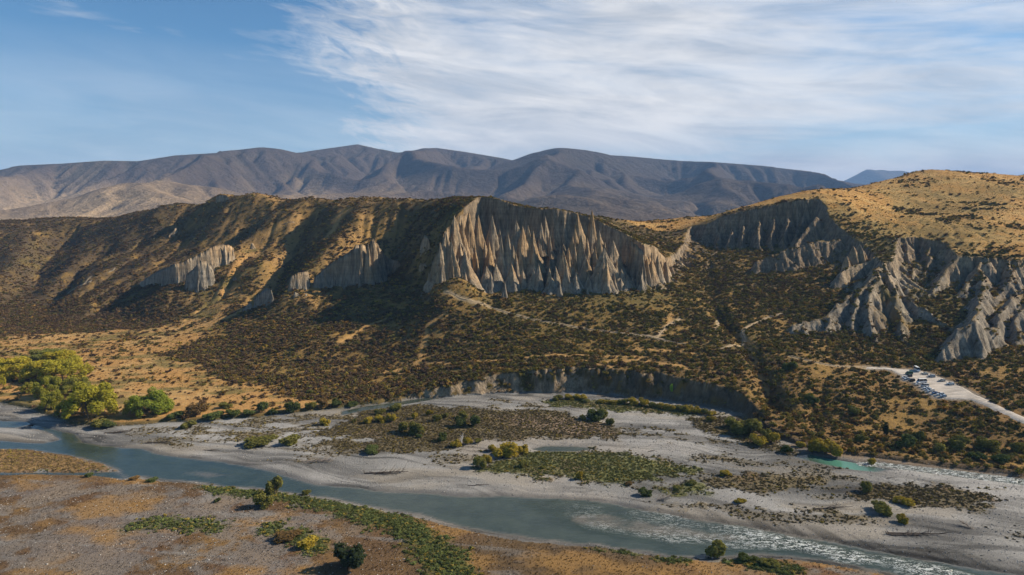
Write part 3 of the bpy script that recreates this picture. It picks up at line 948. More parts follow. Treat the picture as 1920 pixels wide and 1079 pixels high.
    c2 = mixc(c2, GOLD2, np.clip(n2 * 1.6 + 0.05, 0, 0.75))
    c2 = c2 * (0.72 + 0.5 * np.clip(0.5 + n1, 0, 1))[:, None]
    stony = sstep(-25, -95, x) * sstep(330, 300, y) * np.clip(0.58 + n1 * 1.6 + n2 * 0.8 + 0.8 * n3, 0, 1)
    c2 = mixc(c2, GRAV * 0.8, sstep(0.25, 0.8, stony) * 0.6)
    arc = ridged(x * 0.35 + y * 0.3, y * 1.5 + x * 0.12, 26, 4, 261, 0.6)
    c2 = mixc(c2, GRAV, np.clip((arc - 0.58) * 6, 0, 1) * sstep(60, -40, x) * 0.55)
    c2 = mixc(c2, C(.29, .165, .055), np.clip(fbm(x, y * 1.5, 20, 4, 267) * 2.2 - 0.25, 0, 0.75))
    stony2 = sstep(60, 110, x)
    c2 = mixc(c2, GRAVB * 0.9, stony2 * np.clip(0.35 + n3 * 1.6, 0, 0.9))
    gs = np.zeros(n)
    for l, w, cg in ((NEAR_GREEN, 7.5, 1), (NEAR_GREEN2, 5, .8), (NEAR_GREEN3, 4, 1), (NEAR_GREEN4, 4.5, 1), (NEAR_ORANGE, 4.5, .9)):
        dd, _, _ = polydist(l, x + n3 * 4 + n2 * 3, y + n3 * 4)
        gs = np.maximum(gs, np.clip(1.5 - dd / w, 0, 1) * cg)
    c2 = mixc(c2, mixc(np.tile(MOSS * 0.75, (n, 1)), GREEN, np.clip(n2 * 2 - 0.1, 0, 1)), gs * 0.9)
    gr = np.where(nb[:, None] > 0, c2, gr)
    low = np.where(nb > 0, np.clip(gs * 0.95, 0, 1), low)
    col = np.where(fl[:, None], gr, col)
    scrub = np.where(fl, 0, scrub)
    # debris foot of the bluff
    foot = sstep(-10, -1, d) * fl * (y < 500) * (x > 60)
    col = mixc(col, CLAYO * 0.62, foot * 0.7 * (nb == 0) * np.clip(0.8 + n3, 0, 1))
    # bank of the golden flats: dark rushes
    bank = np.exp(-((d - 1.5) / 3.0) ** 2) * sstep(-60, -110, x)
    col = mixc(col, C(.06, .055, .022), bank * 0.8)
    rb = np.exp(-((d - 2.2) / 2.6) ** 2) * sstep(120, 160, x)
    col = mixc(col, C(.085, .062, .04), rb * 0.85)
    gravel = (fl & (low < 0.4)).astype(float)
    low = low * (dR < -2.5) * (dS < -1.2)
    scrub = scrub * 1.0
    # clear road and paths
    dr, _, _ = polydist(ROADS, x, y)
    scrub = np.where(dr < 5.5, 0, scrub)
    dc, _ = sdf(CARPARK, x, y)
    scrub = np.where(dc > -4.5, 0, scrub)
    col = mixc(col, GRAVB, sstep(-5, 0, dc))
    for l, w in PATHS:
        dd, _, _ = polydist(l, x, y)
        scrub = np.where(dd < w + 0.9, 0, scrub)
        col = mixc(col, C(.40, .30, .18), np.clip(1.6 - dd / (w + .4), 0, 1) * 0.8)
    return np.clip(col, 0.01, 0.9), cl, gravel, scrub, low, hk


# ------------------------------------------------------------------ ground material
def attr(N, name, typ='GEOMETRY'):
    return N.n('ShaderNodeAttribute', {'attribute_name': name, 'attribute_type': typ})


def new_mat(name):
    m = bpy.data.materials.new(name); m.use_nodes = True
    m.node_tree.nodes.clear()
    N = NT(m.node_tree)
    out = N.n('ShaderNodeOutputMaterial')
    return m, N, out


def ground_material():
    m, N, out = new_mat('ground_cover')
    a = attr(N, 'albedo'); cl = attr(N, 'clay').outputs['Fac']; gv = attr(N, 'gravel').outputs['Fac']
    P = N.n('ShaderNodeNewGeometry').outputs['Position']
    n_f = N.noise(P, 1.15, 5, 0.72); n_m = N.noise(P, 0.22, 5, 0.65); n_s = N.noise(P, 2.6, 3, 0.7)
    # tussocks and stones
    gain = N.math('ADD', 0.50, N.math('MULTIPLY', n_f, 1.0))
    gain = N.math('MULTIPLY', gain, N.math('ADD', 0.72, N.math('MULTIPLY', n_m, 0.56)))
    stone = N.ramp(n_s, [(0.40, 0.70), (0.50, 1.0), (0.60, 1.0), (0.70, 1.45)])
    gain = N.mix(gv, gain, stone)
    col = N.mix(1.0, a.outputs['Color'], gain, 'MULTIPLY')
    # clay: rain streaks down the face and faint bedding
    mp = N.n('ShaderNodeMapping', Scale=(0.75, 0.75, 0.05)); N.link(P, mp.inputs[0])
    st = N.noise(mp.outputs[0], 1.0, 6, 0.7)
    mp3 = N.n('ShaderNodeMapping', Scale=(0.22, 0.22, 0.02)); N.link(P, mp3.inputs[0])
    st3 = N.noise(mp3.outputs[0], 1.0, 4, 0.6)
    mp2 = N.n('ShaderNodeMapping', Scale=(0.02, 0.02, 0.35), Rotation=(0.12, -0.10, 0)); N.link(P, mp2.inputs[0])
    bed = N.noise(mp2.outputs[0], 1.0, 4, 0.6)
    cg = N.math('MULTIPLY', N.ramp(st, [(0.30, 0.42), (0.48, 0.95), (0.70, 1.35)]), N.math('MULTIPLY', N.ramp(bed, [(0.3, 0.80), (0.7, 1.15)]), N.ramp(st3, [(0.32, 0.62), (0.62, 1.22)])))
    ccol = N.mix(1.0, a.outputs['Color'], cg, 'MULTIPLY')
    col = N.mix(cl, col, ccol)
    # bump
    h1 = N.math('MULTIPLY', n_f, 0.55)
    h1 = N.math('ADD', h1, N.math('MULTIPLY', n_m, 1.0))
    h2 = N.math('MULTIPLY', st, 1.8)
    h3 = N.math('MULTIPLY', n_s, 0.35)
    hm = N.n('ShaderNodeMix', {'data_type': 'FLOAT'}); N.link(cl, hm.inputs[0]); N.link(h1, hm.inputs[2]); N.link(h2, hm.inputs[3])
    hg = N.n('ShaderNodeMix', {'data_type': 'FLOAT'}); N.link(gv, hg.inputs[0]); N.link(hm.outputs[0], hg.inputs[2]); N.link(h3, hg.inputs[3])
    b = N.n('ShaderNodeBump', Strength=0.85, Distance=1.0, Height=hg.outputs[0])
    p = N.n('ShaderNodeBsdfPrincipled', Base_Color=col, Roughness=0.95, Normal=b.outputs[0])
    p.inputs['Specular IOR Level'].default_value = 0.12
    N.link(p.outputs[0], out.inputs[0])
    return m


M_GROUND = ground_material()


def normals_grid(X, Y, Z):
    """unit normals from an arbitrary smooth grid"""
    P = np.stack([X, Y, Z], -1)
    du = np.gradient(P, axis=1); dv = np.gradient(P, axis=0)
    n = np.cross(du, dv); n /= np.linalg.norm(n, axis=-1, keepdims=True) + 1e-9
    return n


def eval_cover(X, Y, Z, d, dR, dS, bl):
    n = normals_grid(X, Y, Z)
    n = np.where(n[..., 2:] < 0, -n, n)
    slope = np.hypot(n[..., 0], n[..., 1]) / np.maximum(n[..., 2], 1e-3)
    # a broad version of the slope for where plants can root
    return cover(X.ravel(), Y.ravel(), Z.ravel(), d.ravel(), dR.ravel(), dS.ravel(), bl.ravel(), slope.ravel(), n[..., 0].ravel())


NC, NR = 880, 800
az = np.tan(np.linspace(radians(-43), radians(43), NC))
az = np.linspace(az[0], az[-1], NC)
yr = np.concatenate([np.geomspace(168, 330, 210, endpoint=False), np.geomspace(330, 540, 270, endpoint=False), np.geomspace(540, 1690, NR - 480)])
MX = az[None, :] * yr[:, None]; MY = np.repeat(yr[:, None], NC, 1)
MZ, MD, MR, MS, MB = ground(MX, MY)
MZ = MZ + 0.25 * fbm(MX, MY, 4.5, 2, 301) * (MD > 4)
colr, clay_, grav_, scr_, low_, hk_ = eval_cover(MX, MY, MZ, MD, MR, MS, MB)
V = np.stack([MX.ravel(), MY.ravel(), MZ.ravel()], 1)
F4 = grid_faces(NR, NC)
fc = V[F4[:, 0]] * 0.5 + V[F4[:, 2]] * 0.5
inA = GA.inside(fc[:, 0], fc[:, 1], 3.0) | GB.inside(fc[:, 0], fc[:, 1], 3.0)
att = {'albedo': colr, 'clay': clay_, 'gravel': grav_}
bl = MB.ravel()[F4].mean(1) > 0.5
far = fc[:, 2] > 0
fdist = MD.ravel()[F4].mean(1)
ratio = fc[:, 0] / fc[:, 1]
def main_piece(mask):
    idx = np.where(mask)[0]; f = F4[idx]; lab = np.arange(len(V), dtype=np.int64)
    for _ in range(600):
        m_ = lab[f].min(1); new = lab.copy(); np.minimum.at(new, f.ravel(), np.repeat(m_, 4)); new = new[new]
        if np.array_equal(new, lab): break
        lab = new
    fl_ = lab[f[:, 0]]; u_, c_ = np.unique(fl_, return_counts=True)
    out = np.zeros(len(F4), bool); out[idx[fl_ == u_[c_.argmax()]]] = True
    return out


_b1 = main_piece((~inA) & bl & (ratio < 0.363)); _b2 = main_piece((~inA) & bl & (ratio >= 0.363)); bl = _b1 | _b2
for name, sel, kind in (('hillside', (~inA) & (~bl) & (fdist > 0), 'structure'), ('riverbed_ground', (~inA) & (~bl) & (fdist <= 0), 'structure'),
                        ('river_bluff', (~inA) & bl & (ratio < 0.363), 'long clay bluff cut by the river in a curve below the middle of the terrace'),
                        ('river_bluff', (~inA) & bl & (ratio >= 0.363), 'short dark bluff right of the gully above the turquoise pool')):
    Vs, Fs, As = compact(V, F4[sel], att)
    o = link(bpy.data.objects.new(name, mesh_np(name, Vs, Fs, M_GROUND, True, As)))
    if kind == 'structure': setp(o, kind=kind)
    else: setp(o, kind, 'bluff')

CLIFF_LABELS = {
    'A': 'tall pale clay cliff bowl full of pinnacles in the middle of the hillside',
    'B': 'ragged grey clay scarps below the golden hill with a pyramid shaped spur',
}
for key, g, Zg in (('A', GA, ZAe), ('B', GB, ZBe)):
    Zw, dw, rw, sw, bw = ground(g.X, g.Y)
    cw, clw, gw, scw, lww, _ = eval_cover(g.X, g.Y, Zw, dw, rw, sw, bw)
    Vw = np.stack([g.X.ravel(), g.Y.ravel(), Zw.ravel()], 1)
    Fw = grid_faces(g.ny, g.nx)
    cf = clw[Fw].mean(1) > 0.5
    att = {'albedo': cw, 'clay': clw, 'gravel': gw}
    Vs, Fs, As = compact(Vw, Fw[~cf], att)
    o = link(bpy.data.objects.new('hillside', mesh_np('hillside', Vs, Fs, M_GROUND, True, As))); setp(o, kind='structure')
    Vs, Fs, As = compact(Vw, Fw[cf], att)
    o = link(bpy.data.objects.new('clay_cliff', mesh_np('clay_cliff', Vs, Fs, M_GROUND, True, As)))
    setp(o, CLIFF_LABELS[key], 'cliff')
    if key == 'A': CLIFF_A = o
    else: CLIFF_B = o

# far plain and everything beyond the hills
def far_material():
    m, N, out = new_mat('plain_grass')
    P = N.n('ShaderNodeNewGeometry').outputs['Position']
    n1 = N.noise(P, 0.0012, 6, 0.6); n2 = N.noise(P, 0.01, 5, 0.6)
    c = N.mix(N.ramp(n1, [(0.4, 0.0), (0.6, 1.0)]), (.30, .20, .10), (.16, .12, .06))
    c = N.mix(N.ramp(n2, [(0.5, 0.0), (0.65, 0.6)]), c, (.40, .30, .17))
    p = N.n('ShaderNodeBsdfPrincipled', Base_Color=c, Roughness=1.0); p.inputs['Specular IOR Level'].default_value = 0.0
    N.link(p.outputs[0], out.inputs[0]); return m


M_FAR = far_material()
gx = np.linspace(-1, 1, 61); gx = np.sign(gx) * np.abs(gx) ** 1.6 * 26000
PX, PY = np.meshgrid(gx, np.concatenate([[-400, 0, 160], np.linspace(300, 3000, 12), np.linspace(3500, 26000, 20)]))
PZ = np.where(PY < 1400, -3.0, 42.0) * sstep(1300, 1800, PY) - 6.0
PZ = np.where(PY >= 1400, 30 + 12 * sstep(2000, 3500, PY), -7.0)
PZ = PZ - 0.5 * (PX ** 2 + PY ** 2) / 6.37e6
o = link(bpy.data.objects.new('far_plain', mesh_np('far_plain', np.stack([PX.ravel(), PY.ravel(), PZ.ravel()], 1), grid_faces(*PX.shape), M_FAR)))
setp(o, kind='structure')
# ------------------------------------------------------------------ water
def water_material():
    m, N, out = new_mat('river_water')
    P = N.n('ShaderNodeNewGeometry').outputs['Position']
    sh = attr(N, 'shallow').outputs['Fac']; rf = attr(N, 'riffle').outputs['Fac']; gn = attr(N, 'milky').outputs['Fac']
    n1 = N.noise(P, 0.09, 5, 0.6); n2 = N.noise(P, 0.9, 4, 0.6)
    deep = N.mix(N.ramp(n1, [(0.35, 0.0), (0.65, 1.0)]), (.026, .040, .032), (.042, .058, .044))
    bed = N.mix(N.ramp(n2, [(0.35, 0.0), (0.65, 1.0)]), (.085, .08, .065), (.15, .135, .105))
    c = N.mix(sh, deep, bed)
    c = N.mix(N.math('MULTIPLY', gn, 0.75), c, (.085, .26, .18))
    mp = N.n('ShaderNodeMapping', Rotation=(0, 0, radians(18)), Scale=(0.55, 1.3, 1.0)); N.link(P, mp.inputs[0])
    w1 = N.noise(mp.outputs[0], 0.60, 3, 0.60, 0.6)
    w2 = N.noise(mp.outputs[0], 0.22, 3, 0.6, 0.3)
    w3 = N.noise(mp.outputs[0], 2.2, 3, 0.65, 0.4)
    amp = N.math('ADD', 0.085, N.math('MULTIPLY', rf, 0.75))
    h = N.math('ADD', w1, N.math('MULTIPLY', w2, 0.8)); h = N.math('ADD', h, N.math('MULTIPLY', w3, 0.30))
    h = N.math('MULTIPLY', h, amp)
    b = N.n('ShaderNodeBump', Strength=1.0, Distance=1.0, Height=h)
    # white painted on riffle crests, standing in for sun glitter
    w13 = N.math('ADD', N.math('MULTIPLY', w1, 0.45), N.math('MULTIPLY', w3, 0.55))
    crest = N.math('MULTIPLY', N.ramp(w13, [(0.50, 0.0), (0.55, 1.0)]), N.ramp(rf, [(0.25, 0.0), (0.9, 0.75)]))
    c = N.mix(crest, c, (.75, .78, .76))
    p = N.n('ShaderNodeBsdfPrincipled', Base_Color=c, Roughness=0.10, Normal=b.outputs[0])
    p.inputs['IOR'].default_value = 1.33
    N.link(p.outputs[0], out.inputs[0]); return m


M_WATER = water_material()


def water_sheet(name, poly, z, pad, step, riffle_f, milky_f=None):
    x0, y0 = poly.min(0) - pad; x1, y1 = poly.max(0) + pad
    x0, x1 = max(x0, -460), min(x1, 460); y0 = max(y0, 165)
    g = Grid(x0, x1, y0, y1, step)
    d, _ = sdf(poly, g.X, g.Y)
    gzv, _, _, _, _ = ground(g.X, g.Y)
    keep = (d > -pad)
    F = grid_faces(g.ny, g.nx)
    k = keep.ravel()[F].any(1)
    depth = z - gzv
    sh = np.clip(1 - (depth - 0.05) / 0.27, 0, 1)
    ri = riffle_f(g.X, g.Y, depth)
    mk = np.zeros(g.X.shape) if milky_f is None else milky_f(g.X, g.Y)
    V = np.stack([g.X.ravel(), g.Y.ravel(), np.full(g.X.size, z)], 1)
    Vs, Fs, As = compact(V, F[k], {'shallow': sh.ravel(), 'riffle': ri.ravel(), 'milky': mk.ravel()})
    o = link(bpy.data.objects.new(name, mesh_np(name, Vs, Fs, M_WATER, True, As)))
    return setp(o, kind='structure')


RIFF = [gpoly(p, 0) for p in (
    [(960, 938), (1120, 942), (1280, 968), (1450, 998), (1600, 1030), (1920, 1090), (2300, 1160), (2300, 1300), (1920, 1140), (1650, 1075), (1480, 1035), (1400, 1036), (1280, 1030), (1150, 1005), (1020, 975)],
    [(0, 832), (190, 840), (360, 868), (500, 890), (640, 920), (700, 930), (620, 925), (480, 900), (300, 870), (150, 850)])]


def riff_main(X, Y, dep):
    r = np.zeros(X.shape)
    for k, (p, a) in enumerate(zip(RIFF, (1.0, 0.28))):
        d, _ = sdf(p, X + fbm(X, Y, 16, 3, 401) * 5, Y + fbm(X, Y, 16, 3, 403) * 5)
        r = np.maximum(r, a * sstep(-3, 5, d))
    r = r * np.clip(0.65 + 0.9 * fbm(X * 0.5, Y, 14, 3, 405), 0, 1)
    right = sstep(0, 130, X)
    return np.clip(r * (0.35 + 0.9 * right), 0, 1)


water_sheet('river_water', RIVER, 0.0, 4.0, 1.6, riff_main)
for i, s in enumerate(SIDE):
    def milk(X, Y, i=i):
        if i != 4: return np.zeros(X.shape)
        return sstep(0, 1, 1 - np.abs(X - hit(1575, 868)[0]) / 18)
    water_sheet('stream_water' if i in (1, 5) else 'pool_water', s, -0.05 if i != 5 else 0.0, 2.0, 1.2, lambda X, Y, dep, i=i: np.full(X.shape, 1.0 if i == 5 else 0.02), milk)

# ------------------------------------------------------------------ mountain ranges
M_CREST = [(-500, 330, 6200), (-250, 325, 6000), (0, 321, 5900), (40, 310, 5900), (130, 306, 6000), (200, 301, 6000), (260, 302, 6100), (330, 291, 6200), (380, 288, 6300), (430, 285, 6400), (490, 276, 6400),
           (545, 289, 6800), (600, 280, 7300), (670, 270, 7600), (710, 279, 7600), (750, 289, 7700), (820, 277, 7500), (870, 284, 7400), (930, 294, 7300), (972, 303, 7000), (1010, 286, 6700), (1050, 277, 6600),
           (1090, 281, 6700), (1130, 290, 6900), (1180, 293, 7300), (1220, 297, 7400), (1280, 302, 7500), (1330, 303, 7500), (1380, 307, 7500), (1420, 310, 7500), (1470, 321, 7600), (1530, 331, 7700), (1590, 343, 7800), (1700, 352, 8000), (1900, 360, 8200), (2300, 365, 8400)]
M_SPUR = [  # lower shoulders that the photograph shows in front of the crest
    (0, 400, 3500), (100, 402, 3500), (250, 402, 3500), (60, 375, 4100), (130, 352, 4700), (250, 372, 4000), (320, 340, 4800), (450, 330, 5200), (420, 385, 3900), (520, 352, 4300), (600, 352, 4300), (560, 340, 4700), (690, 366, 3900), (650, 400, 3400), (730, 362, 4300),
    (640, 315, 5800), (700, 340, 5000), (820, 360, 4700), (850, 330, 5600), (820, 395, 3700), (930, 345, 5400), (940, 380, 4300), (1060, 345, 4600), (1000, 330, 5300), (1080, 312, 5600), (1130, 370, 3900), (1060, 385, 3600), (1200, 395, 3500), (1240, 400, 3500),
    (1180, 340, 5200), (1250, 370, 4600), (1240, 352, 4900), (1330, 345, 5600), (1420, 348, 4800), (1360, 372, 4300), (1290, 395, 3800), (1500, 370, 4600), (1480, 345, 6000), (1600, 372, 5200), (1800, 385, 4800),
    (-300, 395, 3600), (-250, 360, 4600)]
M_BACK = [(-700, 380, 9500), (0, 380, 9500), (500, 380, 10300), (1000, 380, 10300), (1500, 385, 10300), (2300, 385, 10300)]
M_FOOT = [(u, 420, 3000) for u in (-600, -200, 200, 600, 900, 1200, 1500, 1900, 2300)]
mm_ = tps_fit([up(*p) for p in M_CREST + M_SPUR + M_BACK + M_FOOT], 0.0004)
MGc = Grid(-7400, 8200, 2900, 9800, 200.0)
MG = Grid(-7200, 8000, 3000, 9500, 26.0)
mc, wv, cc_, ss_ = mm_
MZ0 = resample(MGc, tps_eval(mm_, MGc.X, MGc.Y), MG)
cl3 = line3(M_CREST)
dcr, zcr, _ = polydist(cl3, MG.X, MG.Y, vals=cl3[:, 2])
# valleys between spurs
wx = MG.X + fbm(MG.X, MG.Y, 900, 3, 501) * 260
MZ0 = MZ0 + 400 * (ridged(wx, MG.Y * 0.5, 1300, 3, 503, 0.4) - 0.62) * sstep(0, 900, dcr) * sstep(3000, 3900, MG.Y)
MZ0 = MZ0 + 9 * fbm(MG.X, MG.Y, 160, 4, 507)
MZ0 = np.minimum(MZ0, np.where(dcr < 500, zcr + 2 + dcr * 0.02, 1e9))
MZ0 = np.maximum(MZ0, 35)
rock_m = 0.35 + 0.65 * sstep(20, 260, dcr)
MZe, mar = erode(MZ0, MG.d, 40, 0.022, 0.85, 0.02, rock_m)
MZe = MZe + 3.0 * fbm(MG.X, MG.Y, 70, 3, 511)
_w = np.exp(-(dcr / 130.0) ** 2)
MZe = MZe * (1 - _w) + (zcr - 0.06 * dcr) * _w
_, ycr, _ = polydist(cl3, MG.X, MG.Y, vals=cl3[:, 1])
cap = HC + (zcr - HC) * MG.Y / ycr - 4 - 0.012 * dcr
MZe = np.where((MG.Y > ycr - 200) | (MZe > cap), np.minimum(MZe, cap + 4), MZe)


def mountain_material():
    m, N, out = new_mat('tussock_mountain')
    P = N.n('ShaderNodeNewGeometry')
    a = attr(N, 'albedo')
    n1 = N.noise(P.outputs['Position'], 0.012, 7, 0.68); n2 = N.noise(P.outputs['Position'], 0.05, 4, 0.7)
    c = N.mix(1.0, a.outputs['Color'], N.ramp(n1, [(0.3, 0.62), (0.7, 1.35)]), 'MULTIPLY')
    c = N.mix(N.ramp(N.math('ADD', n1, N.math('MULTIPLY', n2, 0.5)), [(0.80, 0.0), (0.92, 0.65)]), c, (.045, .038, .026))
    h = N.math('ADD', N.math('MULTIPLY', n1, 60.0), N.math('MULTIPLY', n2, 10.0))
    b = N.n('ShaderNodeBump', Strength=0.7, Distance=1.0, Height=h)
    p = N.n('ShaderNodeBsdfPrincipled', Base_Color=c, Roughness=1.0, Normal=b.outputs[0]); p.inputs['Specular IOR Level'].default_value = 0.0
    N.link(p.outputs[0], out.inputs[0]); return m


M_MTN = mountain_material()
nn = normals_grid(MG.X, MG.Y, MZe)
sl = np.hypot(nn[..., 0], nn[..., 1]) / np.maximum(np.abs(nn[..., 2]), .01)
vn = fbm(MG.X, MG.Y, 500, 4, 521)
tan_ = np.clip((0.80 - (MZe - 130) / 400 + vn * 0.7) * (0.45 + 0.6 * sstep(-300, -2200, MG.X)), 0, 1)
lowg = np.clip(np.log(mar + 1) / 7, 0, 1)
mcol = mixc(np.tile(C(.082, .062, .050), (MG.X.size, 1)), C(.40, .285, .165), (tan_ ** 1.2).ravel())
mcol = mixc(mcol, C(.055, .048, .032), np.clip(lowg.ravel() * 1.5 - 0.35 + vn.ravel() * 0.8, 0, 0.75))
mcol = mixc(mcol, C(.055, .050, .050), sstep(-900, 800, MG.X).ravel() * 0.42)
scree = np.exp(-((MG.X + 0.0) / 90) ** 2) * 0
MZe = MZe - 0.5 * (MG.Y ** 2) / 6.37e6
o = link(bpy.data.objects.new('mountain_range', mesh_np('mountain_range', np.stack([MG.X.ravel(), MG.Y.ravel(), MZe.ravel()], 1), grid_faces(MG.ny, MG.nx), M_MTN, True, {'albedo': mcol})))
setp(o, kind='structure')
# the blue peak far behind on the right
PGc = line3([(1500, 360, 17000), (1570, 345, 17000), (1590, 335, 17000), (1612, 324, 17000), (1626, 316, 17000), (1640, 319, 17200), (1652, 317, 17200), (1668, 320, 17200), (1690, 319, 17300), (1705, 323, 17400), (1760, 335, 17400), (1850, 350, 17400), (2000, 365, 17400)])
PG = Grid(6000, 15500, 14500, 20500, 70.0)
dp, zp_, _ = polydist(PGc, PG.X, PG.Y, vals=PGc[:, 2])
PZ = zp_ - dp * 0.30 - 90 * (1 - ridged(PG.X, PG.Y * 0.5, 1400, 4, 531)) * sstep(0, 1200, dp)
PZ = np.maximum(PZ, 10)
PZ, _ = erode(PZ, PG.d, 10, 0.003, 0.8, 0.15)
o = link(bpy.data.objects.new('distant_mountain', mesh_np('distant_mountain', np.stack([PG.X.ravel(), PG.Y.ravel(), PZ.ravel()], 1), grid_faces(PG.ny, PG.nx), M_MTN, True,
                               {'albedo': np.tile(C(.11, .095, .085), (PG.X.size, 1))})))
setp(o, kind='structure')

# ------------------------------------------------------------------ haze
hm, N, out = new_mat('haze')
pv = N.n('ShaderNodeVolumePrincipled')
pv.inputs['Color'].default_value = (.34, .58, 1.0, 1)
pv.inputs['Density'].default_value = 4.4e-5
pv.inputs['Anisotropy'].default_value = 0.0
N.link(pv.outputs[0], out.inputs['Volume'])
hx, hy0, hy1, hz0, hz1 = 27000, -600, 27000, -140, 1500
Vh = [(x, y, z) for z in (hz0, hz1) for y in (hy0, hy1) for x in (-hx, hx)]
o = link(bpy.data.objects.new('haze', mesh_np('haze', Vh, [(0, 2, 3, 1), (4, 5, 7, 6), (0, 1, 5, 4), (2, 6, 7, 3), (0, 4, 6, 2), (1, 3, 7, 5)], hm, False)))
setp(o, kind='stuff')
# ------------------------------------------------------------------ clay fins and pinnacles
def clay_attrs(V, seed=0, tone=0.0):
    n1 = fbm(V[:, 0] + seed, V[:, 1] + V[:, 2] * 0.3, 14, 3, 601); n2 = fbm(V[:, 0], V[:, 1] + V[:, 2], 5, 3, 603)
    t = np.clip(0.25 + n1 + tone, 0, 0.9)
    grey = np.clip(sstep(78, 44, V[:, 2] + n1 * 12) + 0.2 * n2, 0, 1)
    c = mixc(mixc(np.tile(CLAY, (len(V), 1)), CLAYO, t), CLAYG, grey)
    return {'albedo': c, 'clay': np.ones(len(V)), 'gravel': np.zeros(len(V))}


def part_mesh(name, V, F, parent, tone=0.0, seed=0, label=None):
    """world-space vertices -> object whose origin is its base centre"""
    V = np.asarray(V, float); a = clay_attrs(V, seed, tone)
    c = np.array([V[:, 0].mean(), V[:, 1].mean(), V[:, 2].min()])
    o = bpy.data.objects.new(name, mesh_np(name, V - c, F, M_GROUND, True, a))
    link(o)
    if parent is not None:
        o.parent = parent
        o.location = Vector(c) - parent.location
    else:
        o.location = c
    if label: o['label'] = label
    return o


def ring_faces(nr, na):
    i = np.arange(nr * na).reshape(nr, na); j = np.roll(i, -1, axis=1)
    return np.stack([i[:-1], j[:-1], j[1:], i[1:]], -1).reshape(-1, 4)


def spire(parent, tip, zb, w, asp=1.0, rot=0.0, seed=0, tone=0.0, blunt=0.06, power=0.9, nr=26, na=34):
    h = np.linspace(0, 1, nr)[:, None] ** 0.9; a = np.linspace(0, 2 * pi, na, endpoint=False)[None]
    H = tip[2] - zb
    r = (w / 2) * ((1 - h) ** power * (1 - blunt) + blunt * (1 - h ** 8)) * (1 + 0.15 * (1 - h) ** 4)
    s = seed * 7.7
    fl = ridged(np.cos(a) * 2.1 + s + h * 0.22, np.sin(a) * 2.1 - s + h * 0.1, 1.0, 3, 611, 0.6)
    r = r * (0.80 + 0.36 * fl) * (1 + 0.13 * np.cos(3 * a + s) + 0.07 * np.cos(5 * a - s * 2 + 2 * h)) * (1 + 0.16 * fbm(a * 2 + s, h * H / 6 + a * 0, 1.0, 3, 613))
    side = (0.35 + 0.3 * vnoise(np.array([s]), np.array([1.3]))[0])
    lx = 0.06 * H * (vnoise(h * 2.2 + s, h * 0 + 3.1) - 0.5) * (1 - h)
    X = r * np.cos(a) * 1.0; Y = r * np.sin(a) * asp
    c, sn = cos(rot), sin(rot)
    xr = X * c - Y * sn + lx; yr = X * sn + Y * c
    Z = zb + h * H + 0 * a + (0.035 * H) * (fl - 0.5) * (1 - h) * (h > 0.02)
    V = np.stack([tip[0] + xr, tip[1] + yr, Z + 0 * xr], -1).reshape(-1, 3)
    return part_mesh('spire', V, ring_faces(nr, na), parent, tone, seed)


def fin(parent, crest, base, thick=0.30, seed=0, tone=0.0, jag=1.5, step=0.8, name='fin', end=3.0, fr=1.0, bk=1.0):
    """crest (n,3) and base heights (n,) along a wall of clay"""
    crest = np.asarray(crest, float); L = np.concatenate([[0], np.cumsum(np.linalg.norm(np.diff(crest[:, :2], axis=0), axis=1))])
    n = max(6, int(L[-1] / step)); s = np.linspace(0, L[-1], n)
    cx, cy, cz = (np.interp(s, L, crest[:, k]) for k in range(3)); zb = np.interp(s, L, base)
    for _ in range(2):
        cx[1:-1] = (cx[:-2] + cx[2:]) / 2; cy[1:-1] = (cy[:-2] + cy[2:]) / 2
    tx = np.gradient(cx); ty = np.gradient(cy); q = np.hypot(tx, ty) + 1e-9; nx_, ny_ = ty / q, -tx / q   # front normal
    cx = cx + nx_ * 1.6 * fbm(s, s * 0, 9, 3, 621 + seed); cy = cy + ny_ * 1.6 * fbm(s, s * 0, 9, 3, 621 + seed)
    j = ridged(s + seed * 13, s * 0 + seed, 5.5, 4, 623, 0.65)
    cz = cz + jag * (j - 0.62) * 2
    tap = np.clip(np.minimum(s, L[-1] - s) / end, 0, 1) ** 0.6
    cz = zb + (cz - zb) * (0.12 + 0.88 * tap)
    nc = 29; c = np.linspace(-1, 1, nc)[None]
    Hh = (cz - zb)[:, None] + 3.0
    W = thick * Hh * np.where(c > 0, fr, bk) * 1.0 + 0.5
    fl = ridged((s[:, None] + seed * 3) + c * 0.7, c * 1.8 + 0 * s[:, None], 5.0, 4, 625, 0.68)
    fl = np.clip((fl - 0.25) * 1.5, 0, 1.1)
    off = np.sign(c) * np.abs(c) ** 1.15 * W * (0.58 + 0.75 * fl)
    drop = np.abs(c) ** 0.72
    Z = cz[:, None] + 0.0 - Hh * drop - 1.8 * (1 - fl) * (np.abs(c) > 0.05)
    X = cx[:, None] + nx_[:, None] * off; Y = cy[:, None] + ny_[:, None] * off
    V = np.stack([X, Y, Z], -1).reshape(-1, 3)
    return part_mesh(name, V, grid_faces(n, nc), parent, tone, seed)


def crest_from_view(pts, back=4.0):
    """(u, v crest, v base): the foot stands where the sight line meets the ground"""
    cr, bs = [], []
    for u, vt, vb in pts:
        b = hit(u, vb); t = up(u, vt, b[1] + back)
        cr.append(t); bs.append(min(b[2], gz(t[0], t[1])) - 1.5)
    return cr, bs


